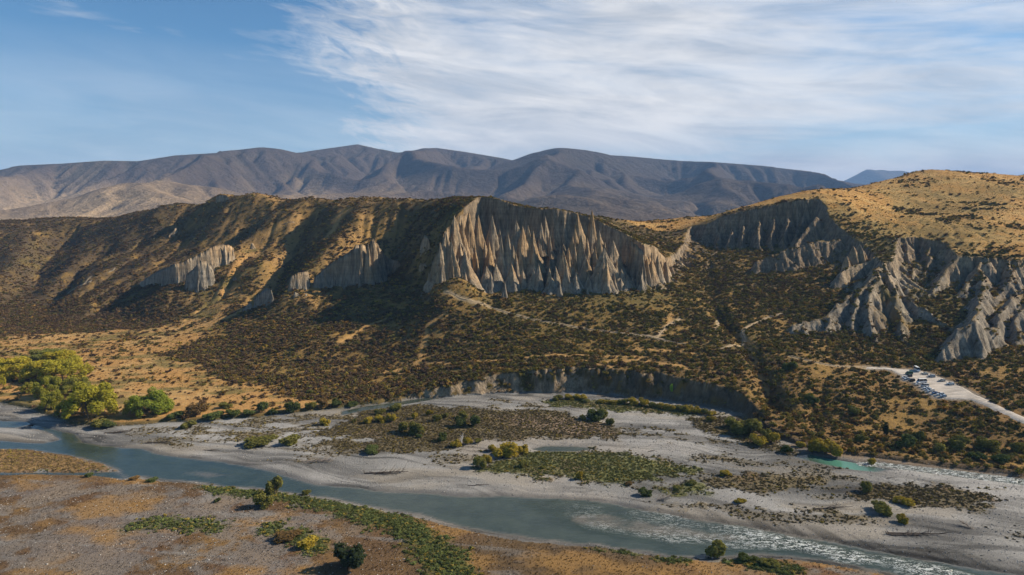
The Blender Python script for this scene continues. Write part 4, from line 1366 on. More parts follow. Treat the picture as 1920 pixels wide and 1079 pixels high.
def outcrop(label, fins, spires=(), group='pale clay outcrops on the left hillside', cat='outcrop'):
    allp = [p for f in fins for p in f[0]] + [(s_[0], s_[1], s_[2]) for s_ in spires]
    mid = allp[len(allp) // 2]; b = hit(mid[0], mid[2])
    e = bpy.data.objects.new('clay_outcrop', None); e.location = Vector(b); link(e); setp(e, label, cat, group)
    for k, f in enumerate(fins):
        cr, bs = crest_from_view(f[0], f[2].get('back', 4.0) if len(f) > 2 else 4.0)
        kw = dict(f[2]) if len(f) > 2 else {}
        kw.pop('back', None)
        fin(e, cr, bs, f[1], seed=k + int(mid[0]) % 17, **kw)
    for k, (u, vt, vb, w) in enumerate(spires):
        bb = hit(u, vb); t = up(u, vt, bb[1] + w / 1280 * bb[1] * 0.4)
        spire(e, t, min(bb[2], gz(t[0], t[1])) - 2, w / 1280 * bb[1], 0.85, 0.3 * k, seed=k + int(u) % 29)
    return e


outcrop('long pale clay fin climbing to a fluted tip on the left hillside', [
    ([(258, 532, 537), (285, 514, 536), (300, 506, 536), (325, 496, 534), (345, 490, 531), (365, 480, 526), (385, 470, 520), (405, 461, 506), (414, 458, 498), (430, 459, 490), (439, 466, 486), (442, 480, 487)], 0.16, {'jag': 0.9, 'bk': 0.8}),
    ], [(398, 468, 510, 16), (410, 460, 502, 20), (421, 459, 499, 17), (430, 461, 495, 14), (436, 466, 490, 10)])
outcrop('short pale clay fin with a lit fluted end in front of the long fin', [
    ([(344, 520, 549), (352, 513, 549), (366, 500, 547), (377, 487, 545), (388, 490, 542), (397, 500, 536), (403, 512, 525)], 0.20, {'jag': 0.8})], [(380, 486, 544, 20), (390, 492, 540, 18), (397, 505, 536, 12)])
outcrop('broad clay wall ending in a tall pointed tower left of the great cliff', [
    ([(538, 532, 551), (548, 516, 549), (560, 511, 547), (578, 509, 545), (583, 514, 543)], 0.16, {'jag': 0.7}),
    ([(585, 522, 544), (600, 510, 543), (620, 494, 541), (640, 480, 539), (655, 472, 537), (668, 459, 534), (680, 458, 532), (690, 462, 530)], 0.16, {'jag': 1.0}),
    ([(690, 458, 529), (700, 449, 527), (709, 459, 522), (718, 475, 517), (730, 485, 511), (745, 489, 506), (753, 499, 503)], 0.26, {'jag': 1.0}),
    ], [(676, 456, 536, 26), (690, 455, 534, 20), (700, 447, 531, 26), (709, 458, 528, 22), (716, 470, 524, 20), (674, 505, 540, 10), (727, 480, 516, 18), (741, 487, 509, 16)])
outcrop('small rounded clay knob with a low tail on the track side', [
    ([(476, 562, 578), (486, 550, 577), (500, 540, 574), (510, 543, 571), (515, 556, 568)], 0.24, {'jag': 0.7}),
    ([(452, 583, 588), (462, 572, 587), (474, 562, 582)], 0.22, {'jag': 0.5})])
outcrop('low broken clay stumps in the shade under the broad wall', [([(546, 562, 567), (552, 547, 566), (560, 551, 562), (566, 556, 560)], 0.25, {'jag': 0.8}), ([(568, 556, 562), (574, 550, 561), (580, 556, 559)], 0.25, {'jag': 0.8})])
outcrop('tiny clay tooth standing alone above the long fin', [([(466, 466, 470), (473, 455, 470), (481, 464, 469)], 0.28, {'jag': 0.5})])
outcrop('little clay stumps below and right of the long fin', [([(432, 522, 529), (440, 519, 529), (448, 528, 534), (454, 537, 545)], 0.3, {'jag': 0.8})])
outcrop('weathered clay steps high on the spur left of the dark gully', [([(516, 429, 431), (528, 421, 426), (540, 416, 424), (548, 415, 424), (556, 418, 426)], 0.3, {'jag': 1.2})])
outcrop('thin clay slab half way down the far left spur', [([(312, 449, 452), (320, 437, 448), (328, 428, 444), (334, 428, 440)], 0.22, {'jag': 0.7})])
outcrop('dark clay block on the crest of the left hill', [([(403, 369, 380), (412, 366, 379), (424, 366, 378), (430, 374, 379)], 0.35, {'jag': 0.6, 'back': 1})])
outcrop('pale clay rib beside the footpath at the far left foot of the hill', [([(160, 532, 536), (168, 527, 533), (176, 522, 530)], 0.25, {'jag': 0.6}), ([(196, 515, 520), (206, 508, 514), (218, 500, 507)], 0.3, {'jag': 0.5})])
outcrop('grey clay tower left of the great cliff', [([(786, 466, 480), (791, 452, 477), (797, 440, 474), (803, 444, 470), (808, 458, 470)], 0.2, {'jag': 0.8})])
outcrop('low dark clay stump beside the great cliff foot', [([(784, 503, 512), (789, 494, 512), (796, 493, 511), (802, 502, 509)], 0.25, {'jag': 0.8})])

# pinnacles that stand in the cliff bowl (sight line of tip, foot, width, distance)
PINN = [
    # u, v tip, v foot, width px, Y, aspect, tone
    (836, 428, 546, 52, 672, 0.9, 0.0), (846, 446, 545, 40, 668, 0.9, .1), (826, 452, 545, 34, 664, .8, -.1), (852, 408, 530, 44, 690, .9, .2), (866, 402, 510, 38, 702, .9, .4), (878, 401, 500, 30, 712, .9, .4), (862, 455, 540, 36, 676, .9, .3), (814, 490, 546, 26, 662, .9, -.1), (804, 505, 546, 20, 660, .9, -.2), (872, 470, 545, 30, 672, 1, .2), (880, 500, 546, 22, 668, 1, 0),
    (886, 404, 455, 12, 726, 1, .2), (897, 407, 485, 20, 716, .8, .5), (905, 425, 480, 16, 712, 1, .4), (923, 406, 485, 26, 724, .7, -.5), (937, 424, 480, 26, 728, .7, -.4), (917, 449, 492, 15, 704, 1, .7), (897, 467, 498, 13, 696, 1, .5),
    (968, 410, 470, 22, 730, .6, -.2), (978, 410, 470, 18, 732, .6, -.1), (1022, 400, 470, 26, 728, .8, -.3), (1008, 425, 478, 20, 718, .9, .2), (1015, 413, 470, 18, 722, .9, -.1),
    (952, 440, 535, 40, 694, .7, -.1), (940, 446, 530, 26, 692, .7, -.1), (962, 452, 535, 24, 690, .8, 0), (980, 424, 525, 34, 700, .8, .5), (990, 426, 505, 28, 704, .9, .7), (1000, 432, 500, 24, 704, .9, .6), (972, 455, 535, 26, 690, .9, .2),
    (1083, 402, 500, 34, 704, .8, .6), (1078, 420, 520, 36, 694, .9, .4), (1090, 440, 530, 34, 690, .9, .4), (1066, 458, 540, 34, 682, .9, .4), (1074, 446, 520, 24, 690, .9, .5), (1098, 480, 545, 34, 680, .9, .2), (1056, 470, 540, 26, 678, .9, .2),
    (1124, 432, 520, 38, 692, .8, .2), (1134, 450, 525, 30, 690, .9, .1), (1133, 475, 548, 44, 672, .9, 0), (1116, 462, 530, 30, 686, .9, .1), (1145, 480, 540, 30, 676, 1, 0), (1110, 405, 470, 26, 712, .8, .3), (1150, 455, 525, 30, 690, 1, 0),
    (959, 488, 548, 26, 672, 1, .1), (948, 505, 550, 18, 668, 1, .1), (968, 505, 552, 18, 668, 1, .1), (930, 492, 538, 26, 678, 1, -.2), (912, 500, 538, 22, 674, 1, -.2), (904, 512, 537, 18, 670, 1, -.2), (920, 510, 542, 20, 668, 1, -.2), (936, 512, 545, 18, 668, 1, -.2), (946, 530, 565, 12, 652, 1, -.3), (955, 548, 570, 8, 645, 1, -.3),
    (1010, 492, 545, 22, 672, 1, -.2), (1020, 500, 548, 20, 670, 1, -.2), (1030, 505, 551, 22, 668, 1, -.2), (1042, 500, 552, 22, 668, 1, -.2), (1000, 500, 542, 20, 674, 1, -.2), (990, 505, 540, 20, 674, 1, -.1), (980, 500, 540, 18, 676, 1, 0), (1034, 520, 550, 24, 664, 1, -.1),
    (1062, 492, 558, 30, 664, 1, -.3), (1058, 510, 562, 18, 658, 1, -.4), (1050, 530, 568, 14, 652, 1, -.6), (1080, 505, 548, 26, 664, .9, 0), (1072, 520, 548, 18, 662, 1, -.2), (1088, 515, 548, 18, 664, .9, 0),
    (1104, 514, 552, 22, 664, 1, -.1), (1112, 520, 554, 18, 662, 1, -.1), (1101, 535, 562, 12, 654, 1, -.6), (1122, 510, 552, 26, 664, 1, -.1), (1138, 505, 552, 28, 664, 1, -.1), (1152, 515, 548, 22, 664, 1, 0), (1165, 500, 545, 26, 668, 1, -.1), (1176, 510, 545, 22, 668, 1, -.1), (1186, 515, 546, 20, 668, 1, -.1),
    (1200, 495, 545, 26, 672, 1, .1), (1203, 520, 548, 18, 662, 1, -.2),
]
rng = random.Random(5)
for k, (u, vt, vb, w, Y, asp, tone) in enumerate(PINN):
    if (w < 21 and k % 2 and k > 10) or (vb > 530 and (878 < u < 903 or 962 < u < 976)): continue
    w *= rng.uniform(.78, 1.4); vt += rng.uniform(-5, 7)
    if 60 < vb - vt < 75 and k % 3 == 0: w *= 1.35; vt -= 8
    t = up(u, vt, Y); sc = Y / 1280
    zb = min(up(u, vb, Y - 3)[2], gz(t[0], t[1])) - 4
    spire(CLIFF_A, t, zb, w * sc * 1.5, asp, rng.uniform(-.5, .5), seed=k + 1, tone=tone, blunt=rng.uniform(.0, .03), power=rng.uniform(.95, 1.25))
    for q in range(0 if vb - vt < 60 else 1 + k % 2):   # smaller teeth that lean on the big one
        a_ = rng.uniform(-pi, 0.3); rr = w * sc * rng.uniform(.4, .7)
        hh = (t[2] - zb) * rng.uniform(.35, .8); tx, ty = t[0] + rr * cos(a_), t[1] + rr * sin(a_)
        if k % 3 == 2 and q == 2: continue
        z2 = gz(tx, ty) - 3
        if zb + hh < z2 + 5: continue
        spire(CLIFF_A, (tx, ty, zb + hh), z2, w * sc * rng.uniform(.5, .8), rng.uniform(.6, 1), rng.uniform(-1, 1), seed=500 + k * 4 + q, tone=tone, blunt=rng.uniform(0, .1), power=rng.uniform(1.1, 1.4), nr=18, na=22)
# ribs that break up the rear walls
for k in range(12):
    q = rng.random(); u = 860 + q * 330
    vt = np.interp(u, [860, 905, 985, 1080, 1190], [430, 425, 435, 440, 480]) + rng.uniform(-6, 30)
    Y = np.interp(u, [860, 905, 985, 1080, 1190], [715, 742, 738, 720, 690]) - rng.uniform(0, 26)
    t = up(u, vt, Y); w = rng.uniform(9, 17)
    spire(CLIFF_A, t, gz(t[0], t[1]) - 6 if gz(t[0], t[1]) < t[2] - 6 else t[2] - 22, w, 0.8, rng.uniform(-1, 1), seed=200 + k, tone=rng.uniform(-.1, .5), power=rng.uniform(.6, .95), nr=20, na=26)
# the left arm of the bowl: tall fins stepping down towards the viewer
for pts, th, tn in (([(884, 397, 738), (872, 400, 724), (862, 402, 712), (852, 408, 702), (845, 418, 692)], .30, .35), ([(848, 412, 694), (840, 425, 682), (832, 438, 674), (824, 458, 666), (814, 486, 660), (806, 510, 655)], .30, .05),
                    ([(866, 440, 700), (868, 462, 684), (872, 488, 672), (876, 515, 664)], .26, .3), ([(1180, 445, 700), (1196, 458, 690), (1208, 470, 680), (1206, 500, 668), (1200, 530, 660)], .22, .15),):
    cr = line3([(p[0], p[1], p[2]) for p in pts])
    fin(CLIFF_A, cr, [min(gz(c[0], c[1]), c[2] - 6) - 6 for c in cr], th, seed=int(pts[0][0]), tone=tn, jag=2.4)
# outer ribs of the right arm
for k in range(26):
    u = 1206 + k * 2.5 + rng.uniform(-2, 2)
    vt = np.interp(u, [1206, 1216, 1250, 1271], [462, 468, 492, 512]) + rng.uniform(-2, 22)
    Y = np.interp(u, [1206, 1240, 1271], [690, 715, 745]) - rng.uniform(0, 20)
    t = up(u, vt, Y)
    g_ = gz(t[0], t[1])
    if t[2] - g_ < 4: continue
    spire(CLIFF_A, t, g_ - 5, rng.uniform(8, 15), 0.9, rng.uniform(-1, 1), seed=300 + k, tone=rng.uniform(0, .4), power=.8, nr=20, na=26)

# ribs in the right amphitheatre
SPB = [(1330, 432, 480, 16), (1345, 425, 480, 18), (1360, 420, 482, 18), (1372, 412, 482, 20), (1385, 405, 480, 20), (1398, 400, 478, 16), (1412, 412, 470, 18), (1432, 400, 470, 18), (1425, 425, 468, 16), (1448, 405, 462, 20), (1455, 420, 462, 18), (1470, 410, 460, 16),
       (1485, 404, 455, 22), (1478, 418, 455, 16), (1500, 395, 450, 26), (1512, 385, 445, 24), (1320, 445, 485, 16), (1340, 450, 488, 18), (1390, 440, 492, 22), (1420, 440, 488, 18), (1440, 440, 480, 18), (1365, 445, 492, 20),
       (1600, 462, 505, 26), (1612, 458, 505, 26), (1588, 480, 510, 18), (1620, 470, 508, 20)]
for k, (u, vt, vb, w) in enumerate(SPB):
    if k < 22: continue
    w *= 1.5
    b = hit(u, vb); t = up(u, vt, b[1] + 12 + (vb - vt) * 0.12)
    if t[2] - b[2] > 60 or t[2] < b[2] + 3: continue
    spire(CLIFF_B, t, min(b[2], gz(t[0], t[1])) - 3, w * b[1] / 1280, 0.8, rng.uniform(-1, 1), seed=400 + k, tone=rng.uniform(0, .5), power=rng.uniform(.7, .95))
# ------------------------------------------------------------------ leaf clouds
def leaf_cloud(lobes, n, size, seed, up_bias=0.3, shell=0.55, tri=False):
    """lobes: (cx,cy,cz,rx,ry,rz); quads scattered through the outer part of each lobe"""
    r = np.random.RandomState(seed)
    lobes = np.asarray(lobes, float); vol = (lobes[:, 3] * lobes[:, 4] * lobes[:, 5]) ** 0.75
    k = r.choice(len(lobes), n, p=vol / vol.sum())
    d = r.normal(size=(n, 3)); d /= np.linalg.norm(d, axis=1, keepdims=True)
    rad = shell + (1 - shell) * r.rand(n) ** 0.6
    rad = rad * (0.86 + 0.28 * r.rand(n))
    P = lobes[k, :3] + d * lobes[k, 3:] * rad[:, None]
    nrm = d + r.normal(size=(n, 3)) * 0.55 + np.array([0, 0, up_bias]); nrm /= np.linalg.norm(nrm, axis=1, keepdims=True)
    a = np.cross(nrm, r.normal(size=(n, 3))); a /= np.linalg.norm(a, axis=1, keepdims=True); b = np.cross(nrm, a)
    s = size * (0.6 + 0.8 * r.rand(n))[:, None]
    ok = P[:, 2] > 0.02
    P, a, b, s, k2 = P[ok], a[ok], b[ok], s[ok], k[ok]
    m = len(P)
    if tri:
        V = np.stack([P - a * s, P + a * s * 0.8 - b * s * 0.5, P + b * s], 1).reshape(-1, 3)
        return V, np.arange(3 * m).reshape(-1, 3), np.repeat((k2 * 0.37) % 1.0, 3)
    V = np.stack([P - a * s, P - b * s * 0.7, P + a * s, P + b * s * 0.7], 1).reshape(-1, 3)
    return V, np.arange(4 * m).reshape(-1, 4), np.repeat((k2 * 0.37) % 1.0, 4)


def leaf_material(name, src, transl=0.25, dark=1.0):
    m, N, out = new_mat(name)
    if src == 'inst':
        base = attr(N, 'tint', 'INSTANCER').outputs['Color']
    else:
        base = N.n('ShaderNodeObjectInfo').outputs['Color']
    P = N.n('ShaderNodeNewGeometry')
    r = N.n('ShaderNodeTexNoise', Scale=1.3, Detail=3.0)
    N.link(P.outputs['Position'], r.inputs['Vector'])
    isl = P.outputs['Random Per Island']
    g = N.math('MULTIPLY', N.math('ADD', 0.62, N.math('MULTIPLY', isl, 0.76)), N.math('ADD', 0.7, N.math('MULTIPLY', r.outputs[0], 0.6)))
    c = N.mix(1.0, base, g, 'MULTIPLY')
    d = N.n('ShaderNodeBsdfDiffuse', Color=c, Roughness=1.0)
    t = N.n('ShaderNodeBsdfTranslucent', Color=c)
    ms = N.n('ShaderNodeMixShader', Fac=transl); N.link(d.outputs[0], ms.inputs[1]); N.link(t.outputs[0], ms.inputs[2])
    N.link(ms.outputs[0], out.inputs[0])
    return m


M_LEAF_I = leaf_material('scrub_leaves', 'inst', 0.12)
M_LEAF_O = leaf_material('bush_leaves', 'obj', 0.42)


def simple_mat(name, col, rough=0.8, metal=0.0, noise_s=2.0, amt=0.35, spec=0.3):
    m, N, out = new_mat(name)
    P = N.n('ShaderNodeTexCoord').outputs['Object']
    n = N.noise(P, noise_s, 4, 0.6)
    c = N.mix(1.0, col, N.ramp(n, [(0.3, 1 - amt), (0.7, 1 + amt)]), 'MULTIPLY')
    p = N.n('ShaderNodeBsdfPrincipled', Base_Color=c, Roughness=rough, Metallic=metal); p.inputs['Specular IOR Level'].default_value = spec
    N.link(p.outputs[0], out.inputs[0]); return m


M_BARK = simple_mat('grey_bark', (.16, .125, .09), 0.95)
M_DRIFT = simple_mat('weathered_wood', (.30, .25, .20), 0.95, noise_s=1.5, amt=0.4)
M_DRIFTD = simple_mat('dark_wet_wood', (.085, .065, .05), 0.95)
M_STONE = simple_mat('river_stone', (.46, .44, .40), 0.9)


def lobes_random(n, R, H, seed, flat=0.8, low=0.15):
    r = random.Random(seed); out = []
    for i in range(n):
        a = r.uniform(0, 2 * pi); q = math.sqrt(r.random()) * 0.66 * R
        z = H * (low + (0.62 - low) * r.random() ** 0.7) * (1 - 0.35 * (q / R) ** 2)
        s = r.uniform(0.26, 0.46) * R
        out.append((q * cos(a), q * sin(a), max(z, s * 0.45), s, s, min(s * flat, H - z if H - z > 0.2 * H else 0.3 * H)))
    return out


# scrub variants for the hillside (radius about 1 m)
scrub_meshes = []
for k in range(5):
    lb = lobes_random(5 + k % 2, 1.0, 1.25, 30 + k, 0.9, 0.1)
    V_, F_, _ = leaf_cloud(lb, 105, 0.21, 40 + k, 0.5, 0.35)
    scrub_meshes.append((V_, F_))


def src_collection(name, meshes, mat):
    col = bpy.data.collections.new(name)
    for k, (V_, F_) in enumerate(meshes):
        o = bpy.data.objects.new('%s_%s' % (name, 'abcdefgh'[k]), mesh_np(name, V_, F_, mat, True)); col.objects.link(o)
    return col


def scatter_object(name, pts, scale, rot, idx, tint, col, nm=None):
    me = bpy.data.meshes.new(name); n = len(pts)
    me.vertices.add(n); me.vertices.foreach_set('co', np.ascontiguousarray(pts, np.float32).ravel())
    def put(an, typ, data, key):
        a = me.attributes.new(an, typ, 'POINT'); a.data.foreach_set(key, np.ascontiguousarray(data).ravel())
    put('sc', 'FLOAT_VECTOR', scale.astype(np.float32), 'vector')
    put('rt', 'FLOAT_VECTOR', rot.astype(np.float32), 'vector')
    put('vi', 'INT', idx.astype(np.int32), 'value')
    put('tint', 'FLOAT_COLOR', np.hstack([tint, np.ones((n, 1))]).astype(np.float32), 'color')
    o = link(bpy.data.objects.new(name, me))
    ng = bpy.data.node_groups.new(name + '_scatter', 'GeometryNodeTree')
    ng.interface.new_socket('Geometry', in_out='INPUT', socket_type='NodeSocketGeometry')
    ng.interface.new_socket('Geometry', in_out='OUTPUT', socket_type='NodeSocketGeometry')
    gi = ng.nodes.new('NodeGroupInput'); go = ng.nodes.new('NodeGroupOutput')
    ci = ng.nodes.new('GeometryNodeCollectionInfo'); ci.inputs['Collection'].default_value = col
    ci.inputs['Separate Children'].default_value = True; ci.inputs['Reset Children'].default_value = True
    ip = ng.nodes.new('GeometryNodeInstanceOnPoints'); ip.inputs['Pick Instance'].default_value = True
    def named(an, dt):
        nd = ng.nodes.new('GeometryNodeInputNamedAttribute'); nd.data_type = dt; nd.inputs['Name'].default_value = an
        return next(s for s in nd.outputs if s.enabled and s.name == 'Attribute')
    L = ng.links.new
    L(gi.outputs[0], ip.inputs['Points']); L(ci.outputs[0], ip.inputs['Instance'])
    L(named('vi', 'INT'), ip.inputs['Instance Index'])
    L(named('sc', 'FLOAT_VECTOR'), ip.inputs['Scale'])
    er = ng.nodes.new('FunctionNodeEulerToRotation'); L(named('rt', 'FLOAT_VECTOR'), er.inputs[0]); L(er.outputs[0], ip.inputs['Rotation'])
    L(ip.outputs[0], go.inputs[0])
    md = o.modifiers.new('scatter', 'NODES'); md.node_group = ng
    setp(o, kind='stuff')
    return o


# ------------------------------------------------------------------ where scrub grows: bilinear look-up of the cover maps
SG = Grid(-1150, 1150, 196, 1340, 3.0)
_z, _d, _r1, _r2, _b = [np.vstack(q) for q in zip(*[ground(SG.X[i:i + 120], SG.Y[i:i + 120]) for i in range(0, SG.ny, 120)])]
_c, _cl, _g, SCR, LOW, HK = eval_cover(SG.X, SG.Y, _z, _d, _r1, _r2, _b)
SCR = SCR.reshape(SG.X.shape); LOW = LOW.reshape(SG.X.shape); HK = HK.reshape(SG.X.shape); SCOL = _c.reshape(SG.X.shape + (3,))
elev = (MZ - HC) / MY
cmx = np.maximum.accumulate(elev, axis=0)
PGRID = (az, yr)


def visible(x, y, z, tol):
    q = x / y
    i = np.clip(np.searchsorted(az, q), 0, NC - 1); j = np.clip(np.searchsorted(yr, y) - 1, 0, NR - 1)
    return (z - HC) / y > cmx[j, i] - tol


def surf(x, y):
    out = np.empty(len(x))
    for i in range(0, len(x), 60000):
        out[i:i + 60000] = base_height(x[i:i + 60000], y[i:i + 60000])
    return out


def scatter_points(n, y0, y1, dens_map, seed, power=1.0):
    r = np.random.RandomState(seed)
    y = np.sqrt(r.rand(n) * (y1 ** 2 - y0 ** 2) + y0 ** 2); x = (r.rand(n) * 2 - 1) * 0.82 * y
    p = SG.bil(dens_map, x, y)
    k = (r.rand(n) < p ** power) & (np.abs(x) < 1140)
    return x[k], y[k]


xs_, ys_, rs_ = [], [], []
for n_, a_, b_, r0_, r1_ in ((125000, 300, 640, 0.5, 2.9), (90000, 640, 860, 0.6, 3.0), (64000, 860, 1300, 0.9, 3.3)):
    x_, y_ = scatter_points(n_, a_, b_, SCR, int(a_))
    xs_.append(x_); ys_.append(y_); q_ = np.random.RandomState(int(b_)).rand(len(x_)) ** 2.9
    rs_.append(r0_ + (r1_ - r0_) * q_)
X_, Y_, R_ = map(np.concatenate, (xs_, ys_, rs_))
Z_ = surf(X_, Y_)
_zz, _dd, _, _, _ = [np.concatenate(q) for q in zip(*[ground(X_[i:i + 50000], Y_[i:i + 50000]) for i in range(0, len(X_), 50000)])]
ok = visible(X_, Y_, Z_ + 2, 0.012) & (_dd > 1.0)
X_, Y_, Z_, R_ = X_[ok], Y_[ok], _zz[ok], R_[ok]
rr_ = np.random.RandomState(3)
PAL = np.array([(.115, .096, .030), (.14, .086, .036), (.28, .195, .040), (.115, .072, .040), (.175, .142, .035), (.29, .165, .046)])
nz1 = fbm(X_, Y_, 60, 3, 701); nz2 = fbm(X_, Y_, 9, 2, 703)
left = sstep(40, -120, X_)
w_ = np.stack([0.9 + 0 * nz1, 0.5 + 1.0 * left, 0.45 + 1.4 * nz2 - 0.3 * left, 0.2 + 1.0 * left + nz1, 0.9 - 0.5 * left, 0.35 + 0.8 * nz2], 1)
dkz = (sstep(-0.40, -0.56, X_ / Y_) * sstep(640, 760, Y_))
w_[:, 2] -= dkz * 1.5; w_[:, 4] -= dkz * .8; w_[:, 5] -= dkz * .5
w_ = np.clip(w_, 0.02, 9); w_ /= w_.sum(1, keepdims=True)
pi_ = (rr_.rand(len(X_))[:, None] > np.cumsum(w_, 1)).sum(1).clip(0, 5)
T_ = PAL[pi_] * (0.9 + 0.7 * rr_.rand(len(X_)))[:, None]
app = R_ / Y_ * visible(X_, Y_, Z_ + 1, 0.0) * (np.abs(X_ / Y_) < 0.74)
big = np.argsort(-app)[:300]
mask = np.ones(len(X_), bool); mask[big] = False
n_ = mask.sum()
S3 = np.stack([R_, R_, R_ * (0.55 + 0.35 * rr_.rand(len(R_)))], 1)
rot_ = np.stack([rr_.normal(size=len(X_)) * .08, rr_.normal(size=len(X_)) * .08, rr_.rand(len(X_)) * 6.283], 1)
P_ = np.stack([X_, Y_, Z_ - 0.15], 1)
COL_SCRUB = src_collection('scrub_source', scrub_meshes, M_LEAF_I)
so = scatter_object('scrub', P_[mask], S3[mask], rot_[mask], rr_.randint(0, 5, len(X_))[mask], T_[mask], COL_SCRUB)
print('scrub instances', n_)
ind_meshes = [mesh_np('scrub_bush', V__, F__, M_LEAF_O, True) for V__, F__ in scrub_meshes]
for k, i in enumerate(big):
    o = bpy.data.objects.new('scrub_bush', ind_meshes[k % 5]); link(o)
    o.location = P_[i]; o.rotation_euler = rot_[i]; o.scale = S3[i]; o.color = (*T_[i], 1)
    px_, py_ = 960 + 1280 * P_[i][0] / P_[i][1], P_[i][1]
    sz_ = 'broad' if R_[i] > 2.5 else ('middling' if R_[i] > 2.0 else 'small')
    tn_ = ['dark olive', 'dull brown', 'yellowish', 'deep brown', 'olive green', 'tawny'][pi_[i]]
    zn_ = ('on the slope left of the gully' if px_ < 1420 else 'above the turquoise pool' if px_ < 1600 else 'between the car park and the side stream' if px_ < 1800 else 'below the road at the right edge')
    if py_ > 420: zn_ = 'higher on the slope ' + ('left of the gully' if px_ < 1420 else 'between gully and car park' if px_ < 1640 else 'around the car park')
    setp(o, '%s %s scrub bush %s' % (sz_, tn_, zn_), 'bush', 'scrub bushes ' + zn_)

# low growth on the islands and the near bank
x_, y_ = scatter_points(230000, 200, 500, LOW, 77)
z_, d_, _, _, _ = ground(x_, y_)
k_ = (d_ <= 0.5)
x_, y_, z_ = x_[k_], y_[k_], z_[k_]
hk_ = np.round(SG.bil(HK, x_, y_)).astype(int)
r_ = np.random.RandomState(9)
near_ = nearside(x_, y_) > 0
pal2 = np.array([(.155, .118, .055), (.15, .15, .048), (.28, .19, .08)])
t_ = pal2[np.clip(hk_, 0, 2)] * (0.6 + 0.9 * r_.rand(len(x_)))[:, None]
t_ = np.where((near_ & (hk_ == 0))[:, None], np.array([(.12, .135, .042)]) * (0.6 + 1.1 * r_.rand(len(x_)))[:, None], t_)
yel = r_.rand(len(x_)) < 0.11
t_ = np.where(yel[:, None], np.array([(.36, .27, .06)]), t_)
sz = 0.28 + 0.55 * r_.rand(len(x_)) ** 2.2
sz = np.where(near_, sz * 1.3, sz)
so2 = scatter_object('low_heath', np.stack([x_, y_, z_ - 0.05], 1), np.stack([sz * 1.3, sz * 1.3, sz * 0.75], 1), np.stack([0 * x_, 0 * x_, r_.rand(len(x_)) * 6.28], 1),
                     r_.randint(0, 5, len(x_)), t_, COL_SCRUB)
print('heath', len(x_))

# dry tussocks and stones on the near bank, tussocks on the golden grass
def tussock(seed):
    r = np.random.RandomState(seed); V = []
    for i in range(16):
        a = r.rand() * 6.28; l = 0.6 + 0.5 * r.rand(); w = 0.07
        bx, by = 0.15 * cos(a), 0.15 * sin(a); tx, ty = l * 0.7 * cos(a), l * 0.7 * sin(a)
        px, py = -sin(a) * w, cos(a) * w
        V += [(bx - px, by - py, 0), (bx + px, by + py, 0), (tx, ty, l * 0.8)]
    return np.array(V), np.arange(len(V)).reshape(-1, 3)


COL_TUS = src_collection('tussock_source', [tussock(k) for k in range(3)], M_LEAF_I)
GR = (_d <= 0.5) & (nearside(SG.X, SG.Y) > 0) & (_r1 < -3)
GG = ((sdf(GOLD_R, SG.X, SG.Y)[0] > 0) | (sdf(GOLD_L, SG.X, SG.Y)[0] > 0)) & (_d > 1)
x1, y1 = scatter_points(90000, 200, 360, GR * 0.6, 81)
x2, y2 = scatter_points(60000, 480, 1150, GG * 0.9, 82)
x_ = np.concatenate([x1, x2]); y_ = np.concatenate([y1, y2])
z_, d_, _, _, _ = ground(x_, y_)
c_ = np.stack([SG.bil(SCOL[..., k], x_, y_) for k in range(3)], 1)
r_ = np.random.RandomState(13)
sz = np.where(y_ < 400, 0.35 + 0.4 * r_.rand(len(x_)), 0.7 + 1.0 * r_.rand(len(x_)))
scatter_object('dry_grass', np.stack([x_, y_, z_], 1), np.stack([sz, sz, sz * 0.7], 1), np.stack([0 * x_, 0 * x_, r_.rand(len(x_)) * 6.28], 1),
               r_.randint(0, 3, len(x_)), np.clip(c_ * (0.55 + 0.7 * r_.rand(len(x_)))[:, None], 0, .8), COL_TUS)
bmst = bmesh.new(); bmesh.ops.create_icosphere(bmst, subdivisions=1, radius=1.0)
vs = np.array([v.co[:] for v in bmst.verts]); fs = np.array([[v.index for v in f.verts] for f in bmst.faces]); bmst.free()
COL_ST = src_collection('stone_source', [(vs * np.array([1, .8, .5]) * (1 + .25 * np.random.RandomState(k).rand(len(vs), 1)), fs) for k in range(3)], M_LEAF_I)
ST = (_d <= 0.5) & (_r1 < -1.0) & (LOW < 0.5) & (_r2 < -1)
x_, y_ = scatter_points(80000, 200, 470, ST * np.where(nearside(SG.X, SG.Y) > 0, 0.22 * (SG.X < 0) + .05, 0.5), 91)
z_, d_, _, _, _ = ground(x_, y_); r_ = np.random.RandomState(17)
sz = 0.12 + 0.30 * r_.rand(len(x_)) ** 3
scatter_object('gravel_stones', np.stack([x_, y_, z_ + .02], 1), np.stack([sz] * 3, 1), np.stack([0 * x_, 0 * x_, r_.rand(len(x_)) * 6.28], 1),
               r_.randint(0, 3, len(x_)), np.array([(.38, .35, .31)]) * (0.6 + .7 * r_.rand(len(x_)))[:, None], COL_ST)

# ------------------------------------------------------------------ trees and bushes that stand alone
def tube_chain(pts, radii, n=6):
    V = []; P = [Vector(p) for p in pts]
    for i, p in enumerate(P):
        t = (P[min(i + 1, len(P) - 1)] - P[max(i - 1, 0)]).normalized()
        a = t.cross(Vector((0.13, 0.31, 1.0)) if abs(t.z) < 0.9 else Vector((1, 0, 0))).normalized(); b = t.cross(a)
        for k in range(n):
            an = 2 * pi * k / n; V.append(p + (a * cos(an) + b * sin(an)) * radii[i])
    F = []
    for i in range(len(P) - 1):
        for k in range(n):
            F.append((i * n + k, i * n + (k + 1) % n, (i + 1) * n + (k + 1) % n, (i + 1) * n + k))
    return np.array([v[:] for v in V]), np.array(F)


